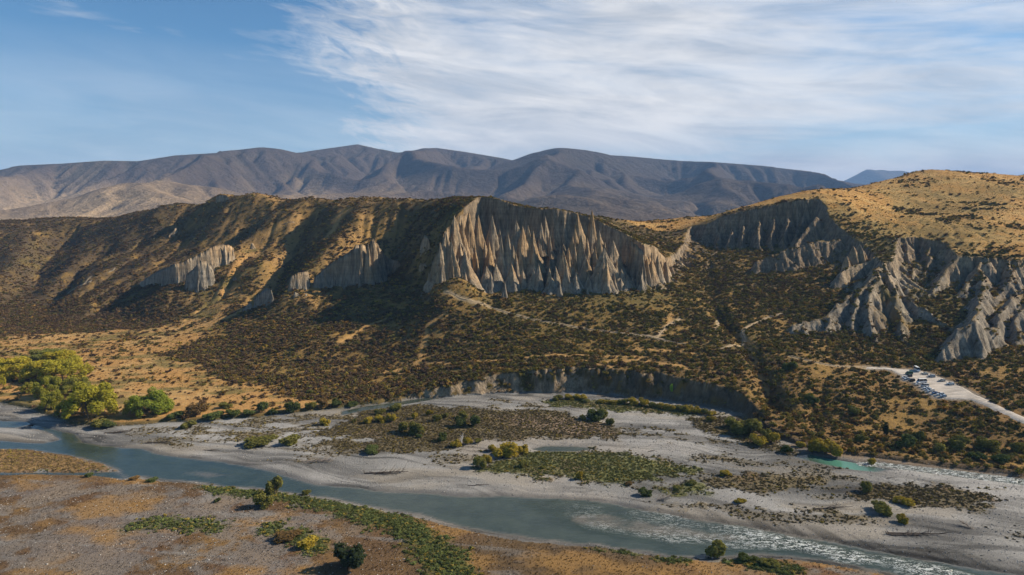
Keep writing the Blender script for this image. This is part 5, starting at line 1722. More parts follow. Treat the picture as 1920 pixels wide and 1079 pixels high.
def join(parts):
    V, F, o = [], [], 0
    for v, f in parts:
        V.append(v); F.append(f + o); o += len(v)
    return np.vstack(V), np.vstack(F)


def trunk_mesh(R, H, seed, stems=5, thick=0.5):
    r = random.Random(seed); parts = []
    for s in range(stems):
        a = s * 2 * pi / stems + r.uniform(-.4, .4); sp = r.uniform(.25, .55) * R
        p0 = Vector((0.15 * R * cos(a) * (stems > 1), 0.15 * R * sin(a) * (stems > 1), -0.4)); p3 = Vector((sp * cos(a), sp * sin(a), H * r.uniform(.5, .72)))
        p1 = p0.lerp(p3, .35) + Vector((0, 0, H * .08)); p2 = p0.lerp(p3, .7) + Vector((0, 0, H * .05))
        parts.append(tube_chain([p0, p1, p2, p3], [thick, thick * .7, thick * .45, thick * .15]))
        for b in range(3):
            q = p1.lerp(p3, r.uniform(.1, .8)); e = q + Vector((r.uniform(-1, 1) * R * .35, r.uniform(-1, 1) * R * .35, H * r.uniform(.08, .22)))
            parts.append(tube_chain([q, q.lerp(e, .5) + Vector((0, 0, .2)), e], [thick * .3, thick * .2, thick * .06], 5))
    return join(parts)


WILLOW = []
for k in range(4):
    H_ = 1.0; lb = []
    r = random.Random(60 + k)
    for i in range(30):
        a = r.uniform(0, 2 * pi); q = math.sqrt(r.random()) * 0.40
        ztop = 0.98 * math.sqrt(max(0.05, 1 - (q / 0.52) ** 2))
        z = ztop * r.uniform(0.35, 0.82); s = r.uniform(.085, .14)
        lb.append((q * cos(a), q * sin(a), z, s, s, s * r.uniform(.9, 1.25)))
    for i in range(16):   # skirts that reach the ground
        a = r.uniform(0, 2 * pi); q = r.uniform(.34, .44); s = r.uniform(.06, .10)
        lb.append((q * cos(a), q * sin(a), r.uniform(.12, .4), s, s, s * 1.7))
    V_, F_, _ = leaf_cloud(lb, 10000, 0.021, 70 + k, 0.5, 0.55)
    me = mesh_np('crown', V_, F_, M_LEAF_O, True)
    tv, tf = trunk_mesh(0.42, 0.85, 80 + k, 6, 0.014)
    WILLOW.append((me, mesh_np('trunk', tv, tf, M_BARK)))


def willow(u, vb, wpx, hpx, label, tint, k, group='willow trees on the left river bank'):
    b = hit(u, vb); w = wpx / 1280 * b[1]; h = hpx / 1280 * b[1] * 1.02
    b = hit(u, vb - 2); y = b[1] + w * 0.38; x = b[0] / b[1] * y; z = gz(x, y)
    e = bpy.data.objects.new('willow_tree', None); e.location = (x, y, z - 0.2); link(e); setp(e, label, 'tree', group)
    for nm, me in (('crown', WILLOW[k % 4][0]), ('trunk', WILLOW[k % 4][1])):
        o = bpy.data.objects.new(nm, me); link(o, e); o.scale = (w, w, h); o.rotation_euler = (0, 0, k * 1.3 + u); o.color = (tint[0] * 1.3, tint[1] * 1.25, tint[2] * 1.1, 1)
    return e


YG, OG, DG = (.36, .31, .040), (.25, .25, .045), (.14, .15, .04)
willow(80, 682, 74, 26, 'dull green willow at the back of the left clump', (.19, .20, .055), 0)
willow(112, 700, 80, 42, 'bright yellow green willow behind the middle of the left clump', YG, 1)
willow(22, 716, 96, 46, 'wide yellow willow at the left frame edge of the clump', YG, 2)
willow(72, 722, 70, 44, 'yellow willow between the wide one and the tall middle ones', (.34, .30, .045), 3)
willow(128, 722, 100, 56, 'tall yellow green willow in the middle of the clump', (.34, .31, .045), 0)
willow(56, 742, 34, 24, 'small willow leaning out at the left foot of the clump', (.28, .26, .05), 2)
willow(92, 752, 58, 50, 'olive green willow in front of the tall middle one', OG, 1)
willow(142, 748, 64, 40, 'dusky olive willow tucked behind the largest tree', (.22, .22, .055), 3)
willow(98, 772, 44, 42, 'green willow at the edge of the bank left of the largest tree', OG, 2)
willow(126, 785, 44, 34, 'low drooping willow over the bank beside the largest tree', (.21, .22, .05), 0)
willow(172, 800, 106, 86, 'largest round willow nearest the river in the left clump', (.31, .29, .042), 1)
willow(283, 787, 88, 56, 'round green willow standing apart to the right of the clump', (.22, .26, .045), 3)
willow(249, 782, 34, 38, 'small pale willow joined to the round green one', (.28, .27, .06), 2)
willow(0, 728, 22, 26, 'yellow willow cut off by the left frame edge', (.34, .31, .045), 1)

BUSH = []
for k in range(6):
    lb = lobes_random(7 + k, 0.5, 1.0, 90 + k, 1.3, 0.12)
    V_, F_, _ = leaf_cloud(lb, 2000, 0.052, 100 + k, 0.5, 0.4)
    BUSH.append(mesh_np('bush_foliage', V_, F_, M_LEAF_O, True))
    # long twiggy shoots for the upright kinds
tv, tf = trunk_mesh(0.35, 0.9, 5, 5, 0.02)
BUSH_STEM = mesh_np('stem', tv, tf, M_BARK)

COLS = {'y': ((.38, .29, .045), 'yellow'), 'o': ((.21, .195, .05), 'olive'), 'g': ((.11, .13, .04), 'dark green'), 'b': ((.22, .14, .055), 'brown'), 'l': ((.25, .38, .05), 'bright green'), 'k': ((.045, .06, .028), 'blackish green')}


def bush(u, vb, w, h, c, where, k, cat='bush', group='bushes on the river flats', name='bush'):
    b = hit(u, vb); W = w / 1280 * b[1] * 1.12; Hh = h / 1280 * b[1] * 1.15
    y = b[1] + W * 0.3; x = b[0] / b[1] * y; z = gz(x, y)
    e = bpy.data.objects.new(name, None); e.location = (x, y, z - .1); link(e)
    setp(e, where, cat, group)
    t = np.array(COLS[c][0]) * 1.15 * random.Random(k).uniform(.85, 1.15)
    o = bpy.data.objects.new('foliage', BUSH[k % 6]); link(o, e); o.scale = (W * 1.08, W, Hh); o.rotation_euler = (0, 0, k * .9); o.color = (*t, 1)
    o = bpy.data.objects.new('stem', BUSH_STEM); link(o, e); o.scale = (W, W, Hh)
    return e


B = [
    (745, 773, 30, 16, 'o', 'wide olive bush at the back left corner of the upper island'),
    (713, 779, 20, 12, 'o', 'small olive bush left of the wide one at the back of the upper island'),
    (688, 795, 20, 14, 'y', 'yellow bush at the left end of the row on the upper island'),
    (664, 794, 10, 9, 'o', 'tiny bush at the far left of the upper island row'),
    (713, 794, 24, 14, 'y', 'low yellow bush second in the row on the upper island'),
    (734, 793, 20, 18, 'y', 'taller yellow bush third in the row on the upper island'),
    (779, 787, 15, 14, 'y', 'small round yellow bush right of the row of three'),
    (806, 780, 13, 12, 'y', 'small yellow bush at the back middle of the upper island'),
    (819, 791, 18, 15, 'o', 'round olive bush in the middle of the upper island'),
    (834, 786, 14, 12, 'o', 'small olive bush touching the round one in the upper island middle'),
    (868, 786, 20, 14, 'o', 'olive bush behind the two dark ones on the upper island'),
    (862, 803, 27, 22, 'g', 'dark green bush, left one of the dark pair on the upper island'),
    (892, 803, 29, 25, 'g', 'dark green bush, right one of the dark pair on the upper island'),
    (757, 813, 24, 22, 'o', 'upright olive bush left of the big bush at the island front'),
    (783, 816, 33, 27, 'o', 'big rounded olive bush at the front of the upper island'),
    (784, 823, 16, 9, 'g', 'low green bush at the foot of the big rounded bush'),
    (829, 829, 20, 18, 'g', 'dark bush left of the dead white sticks'),
    (855, 841, 22, 15, 'y', 'yellow bush in front of the dead white sticks'),
    (876, 837, 22, 17, 'y', 'yellow green bush right of the dead white sticks'),
    (896, 833, 14, 10, 'o', 'small olive bush at the right end of the dead sticks'),
    (703, 853, 38, 14, 'g', 'low dark green bush alone on the gravel left of the sticks'),
    (922, 848, 20, 14, 'y', 'yellow bush just left of the big yellow one by the green pool'),
    (950, 861, 48, 28, 'y', 'big yellow bush between the gravel and the green island'),
    (979, 852, 26, 18, 'y', 'yellow bush right of the big yellow one by the green pool'),
    (896, 882, 34, 26, 'o', 'large olive bush at the left tip of the green island'),
    (910, 872, 22, 20, 'y', 'yellow green bush behind the large olive one at the island tip'),
    (984, 879, 20, 15, 'o', 'round olive bush on the left part of the green island'),
    (1018, 880, 12, 7, 'o', 'small low bush right of the round one on the green island'),
    (1087, 901, 13, 18, 'y', 'upright yellow green bush on the front edge of the green island'),
    (1117, 791, 38, 24, 'g', 'dark green bush mass at the right end of the upper island'),
    (1129, 786, 24, 20, 'o', 'olive bush behind the dark mass at the right end of the upper island'),
    (1092, 789, 12, 12, 'y', 'small yellow bush left of the dark mass on the upper island'),
    (1144, 799, 17, 14, 'o', 'round bush below and right of the dark mass'),
    (1210, 933, 27, 16, 'g', 'green bush beside the root stump near the river'),
    (1270, 922, 22, 9, 'o', 'low olive bush above the root stump on the gravel'),
    (1180, 912, 18, 7, 'b', 'brown tuft on the gravel right of the green island'),
    (1622, 926, 30, 24, 'o', 'olive bush at the left end of the long dark island'),
    (1650, 966, 42, 22, 'o', 'wide olive bush on the gravel below the long dark island'),
    (1692, 953, 40, 14, 'y', 'low yellow green bush at the front of the long dark island'),
    (1693, 984, 24, 18, 'y', 'round yellow bush alone on the gravel at the lower right'),
    (1360, 895, 24, 11, 'y', 'bright yellow tuft at the back of the middle right island'),
    (1388, 946, 24, 8, 'y', 'small yellow tuft on the thin dark strip at the right'),
    (1298, 912, 24, 10, 'o', 'low olive tuft left of the middle right island'),
    (490, 839, 56, 17, 'o', 'wide flat bush, left of two on the gravel bar'),
    (538, 836, 44, 18, 'o', 'rounder bush, right of two on the gravel bar'),
    (354, 806, 32, 14, 'o', 'low bush near the driftwood on the left gravel bar'),
    (608, 799, 20, 15, 'y', 'yellow bush on the speckled gravel left of the upper island'),
    (1545, 858, 48, 32, 'y', 'bright yellow willow bush hanging over the turquoise pool'),
    (1572, 862, 26, 22, 'y', 'yellow shoots at the right side of the pool bush'),
    (1530, 850, 26, 24, 'y', 'yellow shoots at the left side of the pool bush'),
    (1632, 872, 16, 15, 'y', 'small round yellow bush at the bend of the side stream'),
    (1400, 822, 60, 34, 'o', 'large olive willow scrub under the gully'),
    (1372, 806, 30, 22, 'o', 'olive willow scrub left of the large one under the gully'),
    (1420, 838, 36, 22, 'y', 'yellow willow scrub in front of the large olive one'),
    (1453, 834, 28, 24, 'y', 'yellow green bush right of the large willow scrub'),
    (1476, 852, 22, 16, 'g', 'dark green bush at the water edge under the gully'),
    (1501, 840, 18, 12, 'y', 'small yellow bush between the gully and the pool'),
    (1332, 792, 18, 12, 'y', 'yellow bush at the left end of the scrub below the gully'),
    (1436, 826, 26, 20, 'o', 'rounded olive bush in the middle of the gully willow scrub'),
    (1660, 818, 12, 28, 'k', 'narrow dark conifer on the slope above the side stream'),
]
for k, (u, vb, w, h, c, lab) in enumerate(B):
    bush(u, vb, w, h, c, lab, k)
# the yellow row under the bluff
row = [(1046, 753, 24, 10), (1068, 751, 22, 10), (1088, 752, 26, 12), (1100, 757, 20, 8), (1130, 758, 18, 8), (1150, 759, 22, 9), (1168, 760, 20, 12), (1186, 761, 22, 14), (1206, 763, 24, 16), (1224, 766, 20, 12),
       (1240, 768, 22, 11), (1256, 770, 24, 13), (1274, 773, 22, 13), (1290, 775, 24, 14), (1306, 777, 22, 15), (1322, 780, 20, 13), (1334, 782, 18, 10)]
for k, (u, vb, w, h) in enumerate(row):
    near_what = ['at the left end', 'second from the left', 'third from the left', 'fourth from the left', 'fifth from the left', 'sixth from the left', 'seventh from the left', 'eighth from the left', 'in the very middle',
                 'just right of the middle', 'second right of the middle', 'seventh from the right', 'sixth from the right', 'fifth from the right', 'fourth from the right', 'second last on the right', 'at the right end'][k]
    bush(u, vb, w, h, 'y' if k % 3 else 'o', 'yellowing bush %s of the row below the bluff' % near_what, k + 3, group='yellow bushes in a row below the bluff')
bush(1257, 742, 9, 17, 'l', 'small bright green sapling standing under the dark bluff', 2, 'tree', 'saplings')
# rushes and shrubs along the left bank
for k, (u, vb, w, h, c, lab) in enumerate([
    (370, 783, 36, 26, 'b', 'grey brown shrub right of the round green willow'), (396, 790, 40, 12, 'g', 'low dark shrub at the foot of the grey brown one'), (330, 790, 36, 12, 'g', 'dark low shrub right under the round green willow'),
    (422, 768, 24, 12, 'o', 'small olive shrub on the golden flat near the bank'), (437, 786, 30, 14, 'g', 'dark bank shrub left of the pair of round ones'), (495, 778, 28, 24, 'g', 'round green shrub on the left bank, left of two'),
    (512, 780, 18, 12, 'g', 'low shrub between the two round green bank shrubs'), (548, 776, 30, 22, 'g', 'round green shrub on the left bank, right of two'), (582, 772, 22, 16, 'o', 'olive shrub right of the round green bank shrubs'),
    (605, 768, 26, 18, 'b', 'rusty shrub on the left bank near the dull pool'), (630, 766, 24, 14, 'g', 'green shrub at the right end of the bank row'), (582, 740, 18, 9, 'o', 'small olive shrub on the slope above the bank row'),
    (186, 806, 34, 18, 'o', 'low bush at the foot of the largest willow'), (205, 803, 40, 14, 'g', 'dark bush at the right foot of the largest willow'), (465, 784, 30, 10, 'g', 'low dark rushes left of the first round bank shrub'), (660, 765, 24, 9, 'g', 'dark rushes beside the dull pool')]):
    bush(u, vb, w, h, c, lab, k + 1, 'shrub', 'shrubs along the left bank')
# near bank
bush(515, 930, 36, 38, 'o', 'slender browning tree on the near bank beside the river', 3, 'tree', 'trees on the near bank', 'small_tree')
bush(492, 955, 36, 30, 'o', 'olive bush in front of the browning tree on the near bank', 4, group='bushes on the near bank')
bush(575, 930, 16, 12, 'o', 'small olive bush at the river edge right of the browning tree', 1, group='bushes on the near bank')
bush(655, 1078, 66, 58, 'k', 'dense dark round tree at the bottom of the near bank', 5, 'tree', 'trees on the near bank', 'small_tree')
bush(1345, 1050, 46, 40, 'o', 'round yellow green willow bush at the near waterline', 0, group='bushes on the near bank')
bush(166, 896, 16, 9, 'g', 'dark tuft on the near bank behind the slack water', 2, group='bushes on the near bank')
bush(250, 901, 20, 8, 'b', 'brown tuft at the river edge left of the bank bushes', 2, group='bushes on the near bank')
bush(283, 905, 22, 9, 'g', 'dark tuft right of the brown one at the river edge', 2, group='bushes on the near bank')
bush(408, 944, 14, 9, 'g', 'small dark tuft alone left of the browning tree', 3, group='bushes on the near bank')
bush(540, 1018, 46, 18, 'b', 'rusty bush in the middle of the near bank', 1, group='bushes on the near bank')
bush(572, 1030, 44, 20, 'y', 'golden bush right of the rusty one on the near bank', 2, group='bushes on the near bank')
bush(1400, 1058, 38, 14, 'g', 'low green bush right of the round willow bush', 4, group='bushes on the near bank')
bush(1440, 1066, 40, 14, 'o', 'spreading olive bush right of the low green one', 5, group='bushes on the near bank')
# larger shrubs on the terrace to the right
for k, (u, vb, w, h, c, lab) in enumerate([
    (1700, 845, 40, 32, 'g', 'big dark shrub above the end of the side stream bank'), (1722, 830, 26, 22, 'g', 'dark shrub behind the big one near the stream bank'), (1755, 850, 30, 18, 'o', 'olive shrub right of the big dark one'),
    (1800, 848, 46, 26, 'o', 'broad olive shrub on the right terrace edge'), (1850, 850, 40, 26, 'o', 'rounded olive shrub near the right frame edge'), (1830, 866, 34, 16, 'g', 'dark shrub on the bank below the broad olive ones'),
    (1880, 872, 40, 18, 'g', 'dark shrub at the bank under the right frame edge'), (1615, 832, 22, 16, 'o', 'olive shrub above the dark notch in the bank'), (1902, 850, 30, 20, 'o', 'olive shrub touching the right frame edge'),
    (1480, 700, 30, 20, 'g', 'dark shrub on the lip of the gully'), (1520, 760, 26, 18, 'g', 'dark shrub halfway down the terrace edge'), (1600, 780, 26, 16, 'o', 'olive shrub on the terrace nose')]):
    bush(u, vb, w, h, c, lab, k, 'shrub', 'large shrubs on the right terrace')
# ------------------------------------------------------------------ road and car park
M_ROAD = None


def road_material():
    m, N, out = new_mat('pale_gravel')
    P = N.n('ShaderNodeNewGeometry').outputs['Position']
    n1 = N.noise(P, 0.12, 5, 0.65); n2 = N.noise(P, 1.6, 4, 0.7)
    c = N.mix(N.ramp(n1, [(0.35, 0.0), (0.65, 1.0)]), (.44, .385, .32), (.54, .48, .41))
    c = N.mix(1.0, c, N.ramp(n2, [(0.3, 0.8), (0.7, 1.15)]), 'MULTIPLY')
    mp = N.n('ShaderNodeMapping', Rotation=(0, 0, radians(28)), Scale=(0.05, 0.9, 1)); N.link(P, mp.inputs[0])
    ruts = N.noise(mp.outputs[0], 0.55, 4, 0.6, 0.5)
    c = N.mix(1.0, c, N.ramp(ruts, [(0.40, 0.72), (0.55, 1.05)]), 'MULTIPLY')
    b = N.n('ShaderNodeBump', Strength=0.5, Distance=0.2, Height=n2)
    p = N.n('ShaderNodeBsdfPrincipled', Base_Color=c, Roughness=0.95, Normal=b.outputs[0]); p.inputs['Specular IOR Level'].default_value = 0.1
    N.link(p.outputs[0], out.inputs[0]); return m


M_ROAD = road_material()


def drape(x, y):
    return ground(x, y)[0]


x0, y0 = CARPARK[:, :2].min(0) - 2; x1, y1 = CARPARK[:, :2].max(0) + 2
g = Grid(x0, x1, y0, y1, 0.8)
d, _ = sdf(CARPARK, g.X + fbm(g.X, g.Y, 6, 3, 801) * .9, g.Y + fbm(g.X, g.Y, 6, 3, 803) * .9)
Zc = drape(g.X, g.Y)
Zc = Zc + 0.45 * np.clip((d + 0.4) / 1.2, -0.6, 1)
Fk = grid_faces(g.ny, g.nx); kk = (d > -0.9).ravel()[Fk].all(1)
Vs, Fs, _ = compact(np.stack([g.X.ravel(), g.Y.ravel(), Zc.ravel()], 1), Fk[kk], {})
o = link(bpy.data.objects.new('car_park_ground', mesh_np('car_park_ground', Vs, Fs, M_ROAD))); setp(o, kind='structure')


def ribbon(name, l, w, lift, mat):
    t = np.gradient(l[:, :2], axis=0); t /= np.linalg.norm(t, axis=1, keepdims=True) + 1e-9
    nrm = np.stack([-t[:, 1], t[:, 0]], 1); V = []
    cs = np.linspace(-1, 1, 5)
    for i in range(len(l)):
        wi = w * (0.85 + 0.3 * vnoise(np.array([i * .35]), np.array([lift * 7]))[0])
        for c in cs:
            V.append((*(l[i, :2] + nrm[i] * wi * c), 0))
    V = np.array(V); V[:, 2] = drape(V[:, 0], V[:, 1]) + lift * (1 - 1.3 * np.tile(np.abs(cs) ** 3, len(l)))
    o = link(bpy.data.objects.new(name, mesh_np(name, V, grid_faces(len(l), 5), mat))); setp(o, kind='structure'); return o


ribbon('gravel_road', ROADS, 3.6, 0.5, M_ROAD)
M_TRAIL = simple_mat('worn_clay_track', (.30, .22, .13), .95, noise_s=.4)
for l, w in PATHS: ribbon('footpath', l, w * .42, 0.34, M_TRAIL)

# ------------------------------------------------------------------ vehicles
M_GLASS = simple_mat('car_glass', (.025, .03, .035), 0.12, 0.0, 1.0, 0.05, 0.6)
M_TYRE = simple_mat('tyre_rubber', (.02, .02, .02), 0.9)
M_CHROME = simple_mat('lamp_glass', (.5, .5, .5), 0.2, 0.3, 1, .05)
M_RED = simple_mat('tail_lamp', (.25, .02, .02), 0.3, 0.0, 1, .05)
_paint = {}


def paint(c):
    if c not in _paint:
        _paint[c] = simple_mat('car_paint', c, 0.28, 0.0, 0.8, 0.06, 0.5)
    return _paint[c]


def loft(secs):
    """sections along x: list of (x, [(y, z), ...] half outline from bottom centre side to top centre)"""
    n = len(secs[0][1]); V = []; F = []
    for x, pr in secs:
        ring = [(x, y, z) for y, z in pr] + [(x, -y, z) for y, z in reversed(pr)]
        V += ring
    m = 2 * n
    for i in range(len(secs) - 1):
        for k in range(m):
            F.append((i * m + k, i * m + (k + 1) % m, (i + 1) * m + (k + 1) % m, (i + 1) * m + k))
    me_faces = [list(f) for f in F] + [list(range(m))[::-1], [(len(secs) - 1) * m + k for k in range(m)]]
    return V, me_faces


def mesh_py(name, V, F, mat, smooth=False):
    me = bpy.data.meshes.new(name); me.from_pydata([tuple(v) for v in V], [], [tuple(f) for f in F]); me.materials.append(mat); me.update()
    if smooth: me.polygons.foreach_set('use_smooth', [True] * len(me.polygons))
    return me


def body_profile(kind):
    # x, top z of lower body, roof z (cabin), half width
    if kind == 'hatch': return [(-2.0, .55), (-1.95, .85), (-1.1, .95), (1.6, .98), (1.95, .92), (2.02, .5)], [(-1.05, .95), (-.35, 1.46), (1.35, 1.50), (1.85, .98)], .86, 4.0
    if kind == 'sedan': return [(-2.3, .5), (-2.25, .78), (-1.1, .92), (1.4, .98), (2.2, .95), (2.3, .5)], [(-1.0, .92), (-.25, 1.42), (.95, 1.44), (1.65, .97)], .88, 4.6
    if kind == 'suv': return [(-2.3, .6), (-2.25, 1.0), (-1.2, 1.12), (2.1, 1.15), (2.25, 1.05), (2.3, .6)], [(-1.15, 1.12), (-.55, 1.72), (1.85, 1.74), (2.15, 1.13)], .93, 4.6
    if kind == 'van': return [(-2.5, .6), (-2.45, 1.1), (-2.0, 1.25), (2.4, 1.3), (2.48, 1.1), (2.5, .6)], [(-2.0, 1.25), (-1.35, 2.05), (2.3, 2.1), (2.42, 1.3)], .97, 5.0
    return [(-3.4, .6), (-3.35, 1.2), (-2.9, 1.4), (3.4, 1.5), (3.45, 1.2), (3.45, .6)], [(-2.9, 1.4), (-2.4, 2.9), (3.35, 2.95), (3.42, 1.5)], 1.1, 6.9


_veh = {}


def veh_meshes(kind):
    if kind in _veh: return _veh[kind]
    low, cab, hw, L = body_profile(kind)
    pm = paint((.8, .8, .8))
    secs = []
    xs_b = sorted({p[0] for p in low} | {p[0] for p in cab})
    for x in np.linspace(low[0][0], low[-1][0], 15):
        zt = np.interp(x, [p[0] for p in low], [p[1] for p in low]); tap = 1 - 0.10 * (abs(x) / (L / 2)) ** 4
        w = hw * tap
        secs.append((x, [(w * .9, .25), (w, .42), (w, zt * .72), (w * .97, zt - .05), (w * .88, zt)]))
    V, F = loft(secs); body = mesh_py('body', V, F, pm, False)
    # glass house
    cx = [p[0] for p in cab]; czz = [p[1] for p in cab]
    secs = []
    for x in np.linspace(cx[0], cx[-1], 9):
        zr = np.interp(x, cx, czz); zl = np.interp(x, [p[0] for p in low], [p[1] for p in low]) - .02
        t = (zr - zl) / (max(czz) - zl); wr = hw * (.90 - .13 * t)
        secs.append((x, [(hw * .90, zl), (hw * .88, zl + .02), (wr, zr - .03), (wr * .9, zr)]))
    V, F = loft(secs); glass = mesh_py('windows', V, F, M_GLASS)
    # roof and pillars
    xr = np.linspace(cx[1] + .05, cx[2] - .05, 4); zr = max(czz)
    V, F = loft([(x, [(hw * .80, zr - .06), (hw * .79, zr), (hw * .6, zr + .035), (hw * .3, zr + .045)]) for x in xr]); roof = mesh_py('roof', V, F, pm)
    V, F = [], []
    for px_ in np.linspace(cx[1], cx[2], 3):
        for sgn in (-1, 1):
            o_ = len(V); zl = np.interp(px_, [p[0] for p in low], [p[1] for p in low]) - .02
            for dx_ in (-.05, .05):
                for (yy, zz) in ((hw * .92, zl), (hw * .80, zr)):
                    V += [(px_ + dx_, sgn * yy, zz), (px_ + dx_, sgn * (yy - .05), zz)]
            F += [(o_, o_ + 2, o_ + 6, o_ + 4), (o_ + 1, o_ + 3, o_ + 7, o_ + 5), (o_, o_ + 1, o_ + 3, o_ + 2), (o_ + 4, o_ + 5, o_ + 7, o_ + 6)]
    pil = mesh_py('pillars', V, F, pm)
    bmw = bmesh.new(); bmesh.ops.create_cone(bmw, cap_ends=True, segments=14, radius1=.33, radius2=.33, depth=.22, matrix=Matrix.Rotation(pi / 2, 4, 'X'))
    wheel = bpy.data.meshes.new('wheel'); bmw.to_mesh(wheel); bmw.free(); wheel.materials.append(M_TYRE)
    def lamp(x, sgn, m):
        V = [(x + a, sgn * hw * .72 + b, c + low[1][1] - .18) for a in (-.04, .04) for b in (-.14, .14) for c in (-.07, .07)]
        return mesh_py('headlight' if x < 0 else 'tail_light', V, [(0, 1, 3, 2), (4, 6, 7, 5), (0, 4, 5, 1), (2, 3, 7, 6), (0, 2, 6, 4), (1, 5, 7, 3)], m)
    lamps = [lamp(low[1][0] + .02, s_, M_CHROME) for s_ in (-1, 1)] + [lamp(low[-2][0] + .03, s_, M_RED) for s_ in (-1, 1)]
    _veh[kind] = (body, glass, roof, pil, wheel, lamps, hw, L)
    return _veh[kind]


def vehicle(u, v, kind, col, head, label, name='parked_car', cat='car', extra=None):
    body, glass, roof, pil, wheel, lamps, hw, L = veh_meshes(kind)
    b = hit(u, v)
    e = bpy.data.objects.new(name, None); link(e); z = gz(b[0], b[1]) + .42
    e.location = (b[0], b[1], z); e.rotation_euler = (0, 0, radians(head)); setp(e, label, cat, 'vehicles in the gravel car park')
    pm = paint(col)
    for nm, me in (('body', body), ('roof', roof), ('pillars', pil)):
        m2 = me.copy(); m2.materials[0] = pm
        link(bpy.data.objects.new(nm, m2), e)
    link(bpy.data.objects.new('windows', glass), e)
    for sx in (-.31, .30):
        for sy in (-1, 1):
            w = bpy.data.objects.new('wheel', wheel); link(w, e); w.location = (sx * L, sy * (hw - .08), .33)
    for lm in lamps: link(bpy.data.objects.new(lm.name.split('.')[0], lm), e)
    return e


WH, SIL, BLU, DRK, GRN, LBL, CRM = (.72, .72, .70), (.42, .44, .46), (.05, .12, .25), (.03, .032, .035), (.015, .09, .05), (.35, .45, .55), (.62, .58, .50)
vehicle(1719, 697, 'camper', WH, 80, 'white roofed camper van alone at the back end of the car park', 'camper_van', 'camper van')
vehicle(1734, 703.5, 'sedan', CRM, -20, 'pale sedan, first in the right hand row behind the camper van')
vehicle(1746.5, 708.5, 'suv', SIL, -20, 'silver blue car, second in the right hand row')
vehicle(1766, 716, 'hatch', CRM, -20, 'beige hatchback, third in the right hand row')
vehicle(1782, 723, 'suv', WH, -22, 'white estate car, last in the right hand row beside the road')
vehicle(1704.5, 703.5, 'van', GRN, 8, 'dark green van at the back of the left row', 'parked_van', 'van')
vehicle(1704, 708, 'suv', DRK, 8, 'black car beside the dark green van')
vehicle(1696.5, 711, 'hatch', WH, 5, 'white hatchback nearest the scrub at the left tip')
vehicle(1701, 713.8, 'sedan', SIL, 5, 'silver sedan in front of the white hatchback at the left tip')
vehicle(1709, 716.3, 'suv', DRK, 5, 'black car at the end of the small left group')
vehicle(1728, 719.5, 'camper', WH, 8, 'big white motorhome at the head of the front row', 'motorhome', 'motorhome')
vehicle(1722, 723.5, 'hatch', WH, 8, 'small white car tucked behind the big motorhome')
vehicle(1734, 727, 'van', SIL, 6, 'silver van next to the big motorhome', 'parked_van', 'van')
vehicle(1737, 730.5, 'sedan', WH, 6, 'white sedan right after the silver van')
vehicle(1741.5, 733.5, 'hatch', LBL, 6, 'pale blue hatchback after the white sedan')
vehicle(1745, 736.5, 'suv', WH, 6, 'white four wheel drive in the middle of the front row')
vehicle(1754, 740, 'sedan', BLU, 6, 'dark blue sedan after the white four wheel drive')
vehicle(1763, 742.5, 'suv', WH, 4, 'white car second from the near end of the front row')
vehicle(1768.5, 746, 'hatch', LBL, 4, 'light blue car at the near end of the front row')

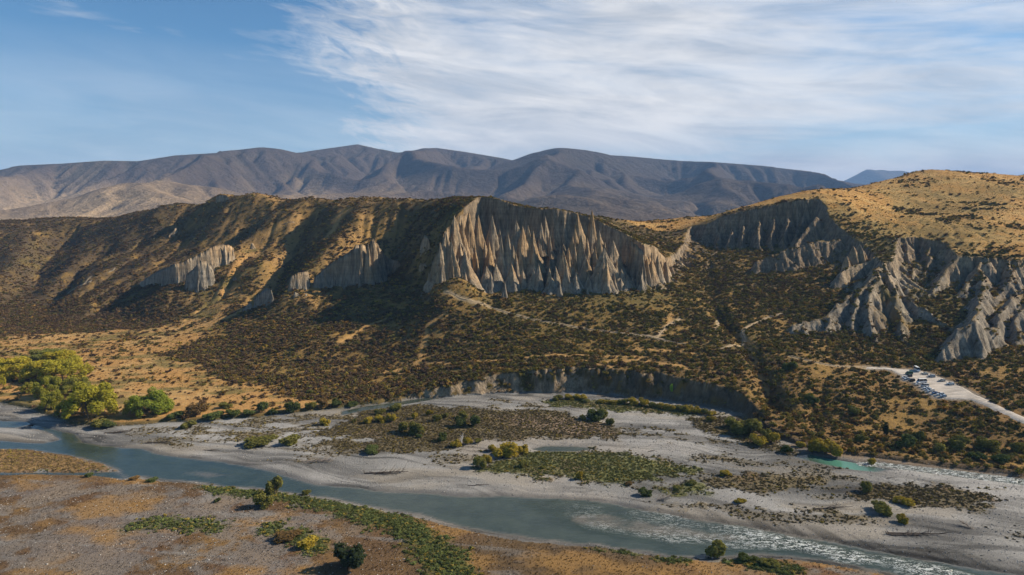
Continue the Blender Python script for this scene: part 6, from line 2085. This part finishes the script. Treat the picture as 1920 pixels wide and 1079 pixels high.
# ------------------------------------------------------------------ driftwood
def dead_tree(u, v, wpx, ang, label, seed, mat=None, lift=0.25, n_br=9, spread=1.0, heap=1, cat='driftwood', name='driftwood_log', upright=0.0, branch_len=1.0):
    b = hit(u, v); L = wpx / 1280 * b[1]; r = random.Random(seed)
    e = bpy.data.objects.new(name, None); link(e); e.location = (b[0], b[1], gz(b[0], b[1])); setp(e, label, cat, 'driftwood on the gravel bars')
    for hgt in range(heap):
        a = ang + r.uniform(-.35, .35) * (hgt > 0); l = L * (1 if hgt == 0 else r.uniform(.45, .85)); th = max(.12, l * .013)
        off = Vector((r.uniform(-.2, .2) * L, r.uniform(-.1, .1) * L, 0)) * (hgt > 0)
        dv = Vector((cos(a), sin(a), upright)); P = [off - dv * l / 2 + Vector((0, 0, th)), off + Vector((0, 0, th + lift)), off + dv * l / 2 + Vector((0, 0, th + lift * 2))]
        Vt, Ft = tube_chain([P[0], P[0].lerp(P[1], .5), P[1], P[1].lerp(P[2], .5), P[2]], [th * 1.3, th * 1.1, th, th * .7, th * .3], 7)
        parts = []
        for i in range(n_br):
            q = P[0].lerp(P[2], r.uniform(.25, .98)); bl = l * r.uniform(.10, .26) * branch_len
            da = a + r.choice((-1, 1)) * r.uniform(.3, 1.2) * spread; d_ = Vector((cos(da), sin(da), r.uniform(-.05, .5) + upright * .5))
            m_ = q + d_ * bl * .5 + Vector((0, 0, r.uniform(-.1, .1) * bl)); parts.append(tube_chain([q, m_, q + d_ * bl + Vector((0, 0, .1 * bl))], [th * .5, th * .3, th * .1], 5))
        for i in range(6):   # root plate
            da = i * 1.05 + r.random(); d_ = Vector((-cos(a) * .5, -sin(a) * .5, 0)) + Vector((-sin(a) * cos(da), cos(a) * cos(da), sin(da))) * .9
            bl = l * .075; parts.append(tube_chain([P[0], P[0] + d_ * bl * .5, P[0] + d_ * bl], [th * .6, th * .35, th * .08], 5))
        mt = mat or M_DRIFT
        link(bpy.data.objects.new('log', mesh_np('log', Vt, Ft, mt)), e)
        Vb, Fb = join(parts); link(bpy.data.objects.new('branches', mesh_np('branches', Vb, Fb, mt)), e)
    return e


dead_tree(222, 812, 46, .1, 'brown heap of driftwood below the willow clump', 1, M_DRIFTD, heap=4, n_br=12)
dead_tree(268, 806, 16, 1.2, 'dark upturned root right of the driftwood heap', 2, M_DRIFTD, upright=.5, n_br=12, branch_len=2)
dead_tree(300, 831, 50, -.05, 'long thin logs lying on the left gravel bar', 3, M_DRIFTD, heap=3)
dead_tree(398, 846, 34, -.2, 'short log near the river edge of the left gravel bar', 4, M_DRIFTD, heap=2)
dead_tree(588, 866, 60, .05, 'pale brown fallen tree on the gravel bar', 5, M_DRIFT, heap=4, n_br=22, branch_len=1.5)
dead_tree(725, 888, 84, .05, 'dark fallen trunk with roots on the wide gravel bar', 6, M_DRIFTD, heap=4, n_br=16)
dead_tree(1240, 938, 46, .3, 'spiky grey dead tree by the river edge', 7, M_DRIFT, upright=.25, n_br=26, heap=3, branch_len=2.0)
dead_tree(1818, 990, 44, 2.2, 'big grey root stump with long spiky branches at the lower right', 8, M_DRIFT, upright=.25, n_br=24, heap=3, branch_len=2.0)
dead_tree(1720, 1003, 110, -.08, 'long line of dark logs at the lower right river edge', 9, M_DRIFTD, heap=4, n_br=10)
dead_tree(866, 832, 26, 1.5, 'bleached white dead sticks leaning above the yellow bushes', 10, simple_mat('bleached_wood', (.62, .58, .52), .9), upright=1.1, n_br=14, heap=3, branch_len=1.6)
dead_tree(897, 912, 40, .02, 'thin branches stranded on the gravel above the river', 11, M_DRIFTD, heap=2)
dead_tree(1222, 847, 14, .1, 'short dark log alone on the upper gravel channel', 12, M_DRIFTD)
dead_tree(1570, 880, 14, .5, 'dark snag in the turquoise pool', 13, M_DRIFTD)
dead_tree(1670, 898, 14, .1, 'short dark log on the gravel near the side stream', 14, M_DRIFTD)
dead_tree(1560, 955, 70, .05, 'thin line of twigs across the right gravel bar', 15, M_DRIFTD, heap=3)
dead_tree(1290, 905, 30, .1, 'brown branches beside the right tip of the green island', 16, M_DRIFTD, heap=2)
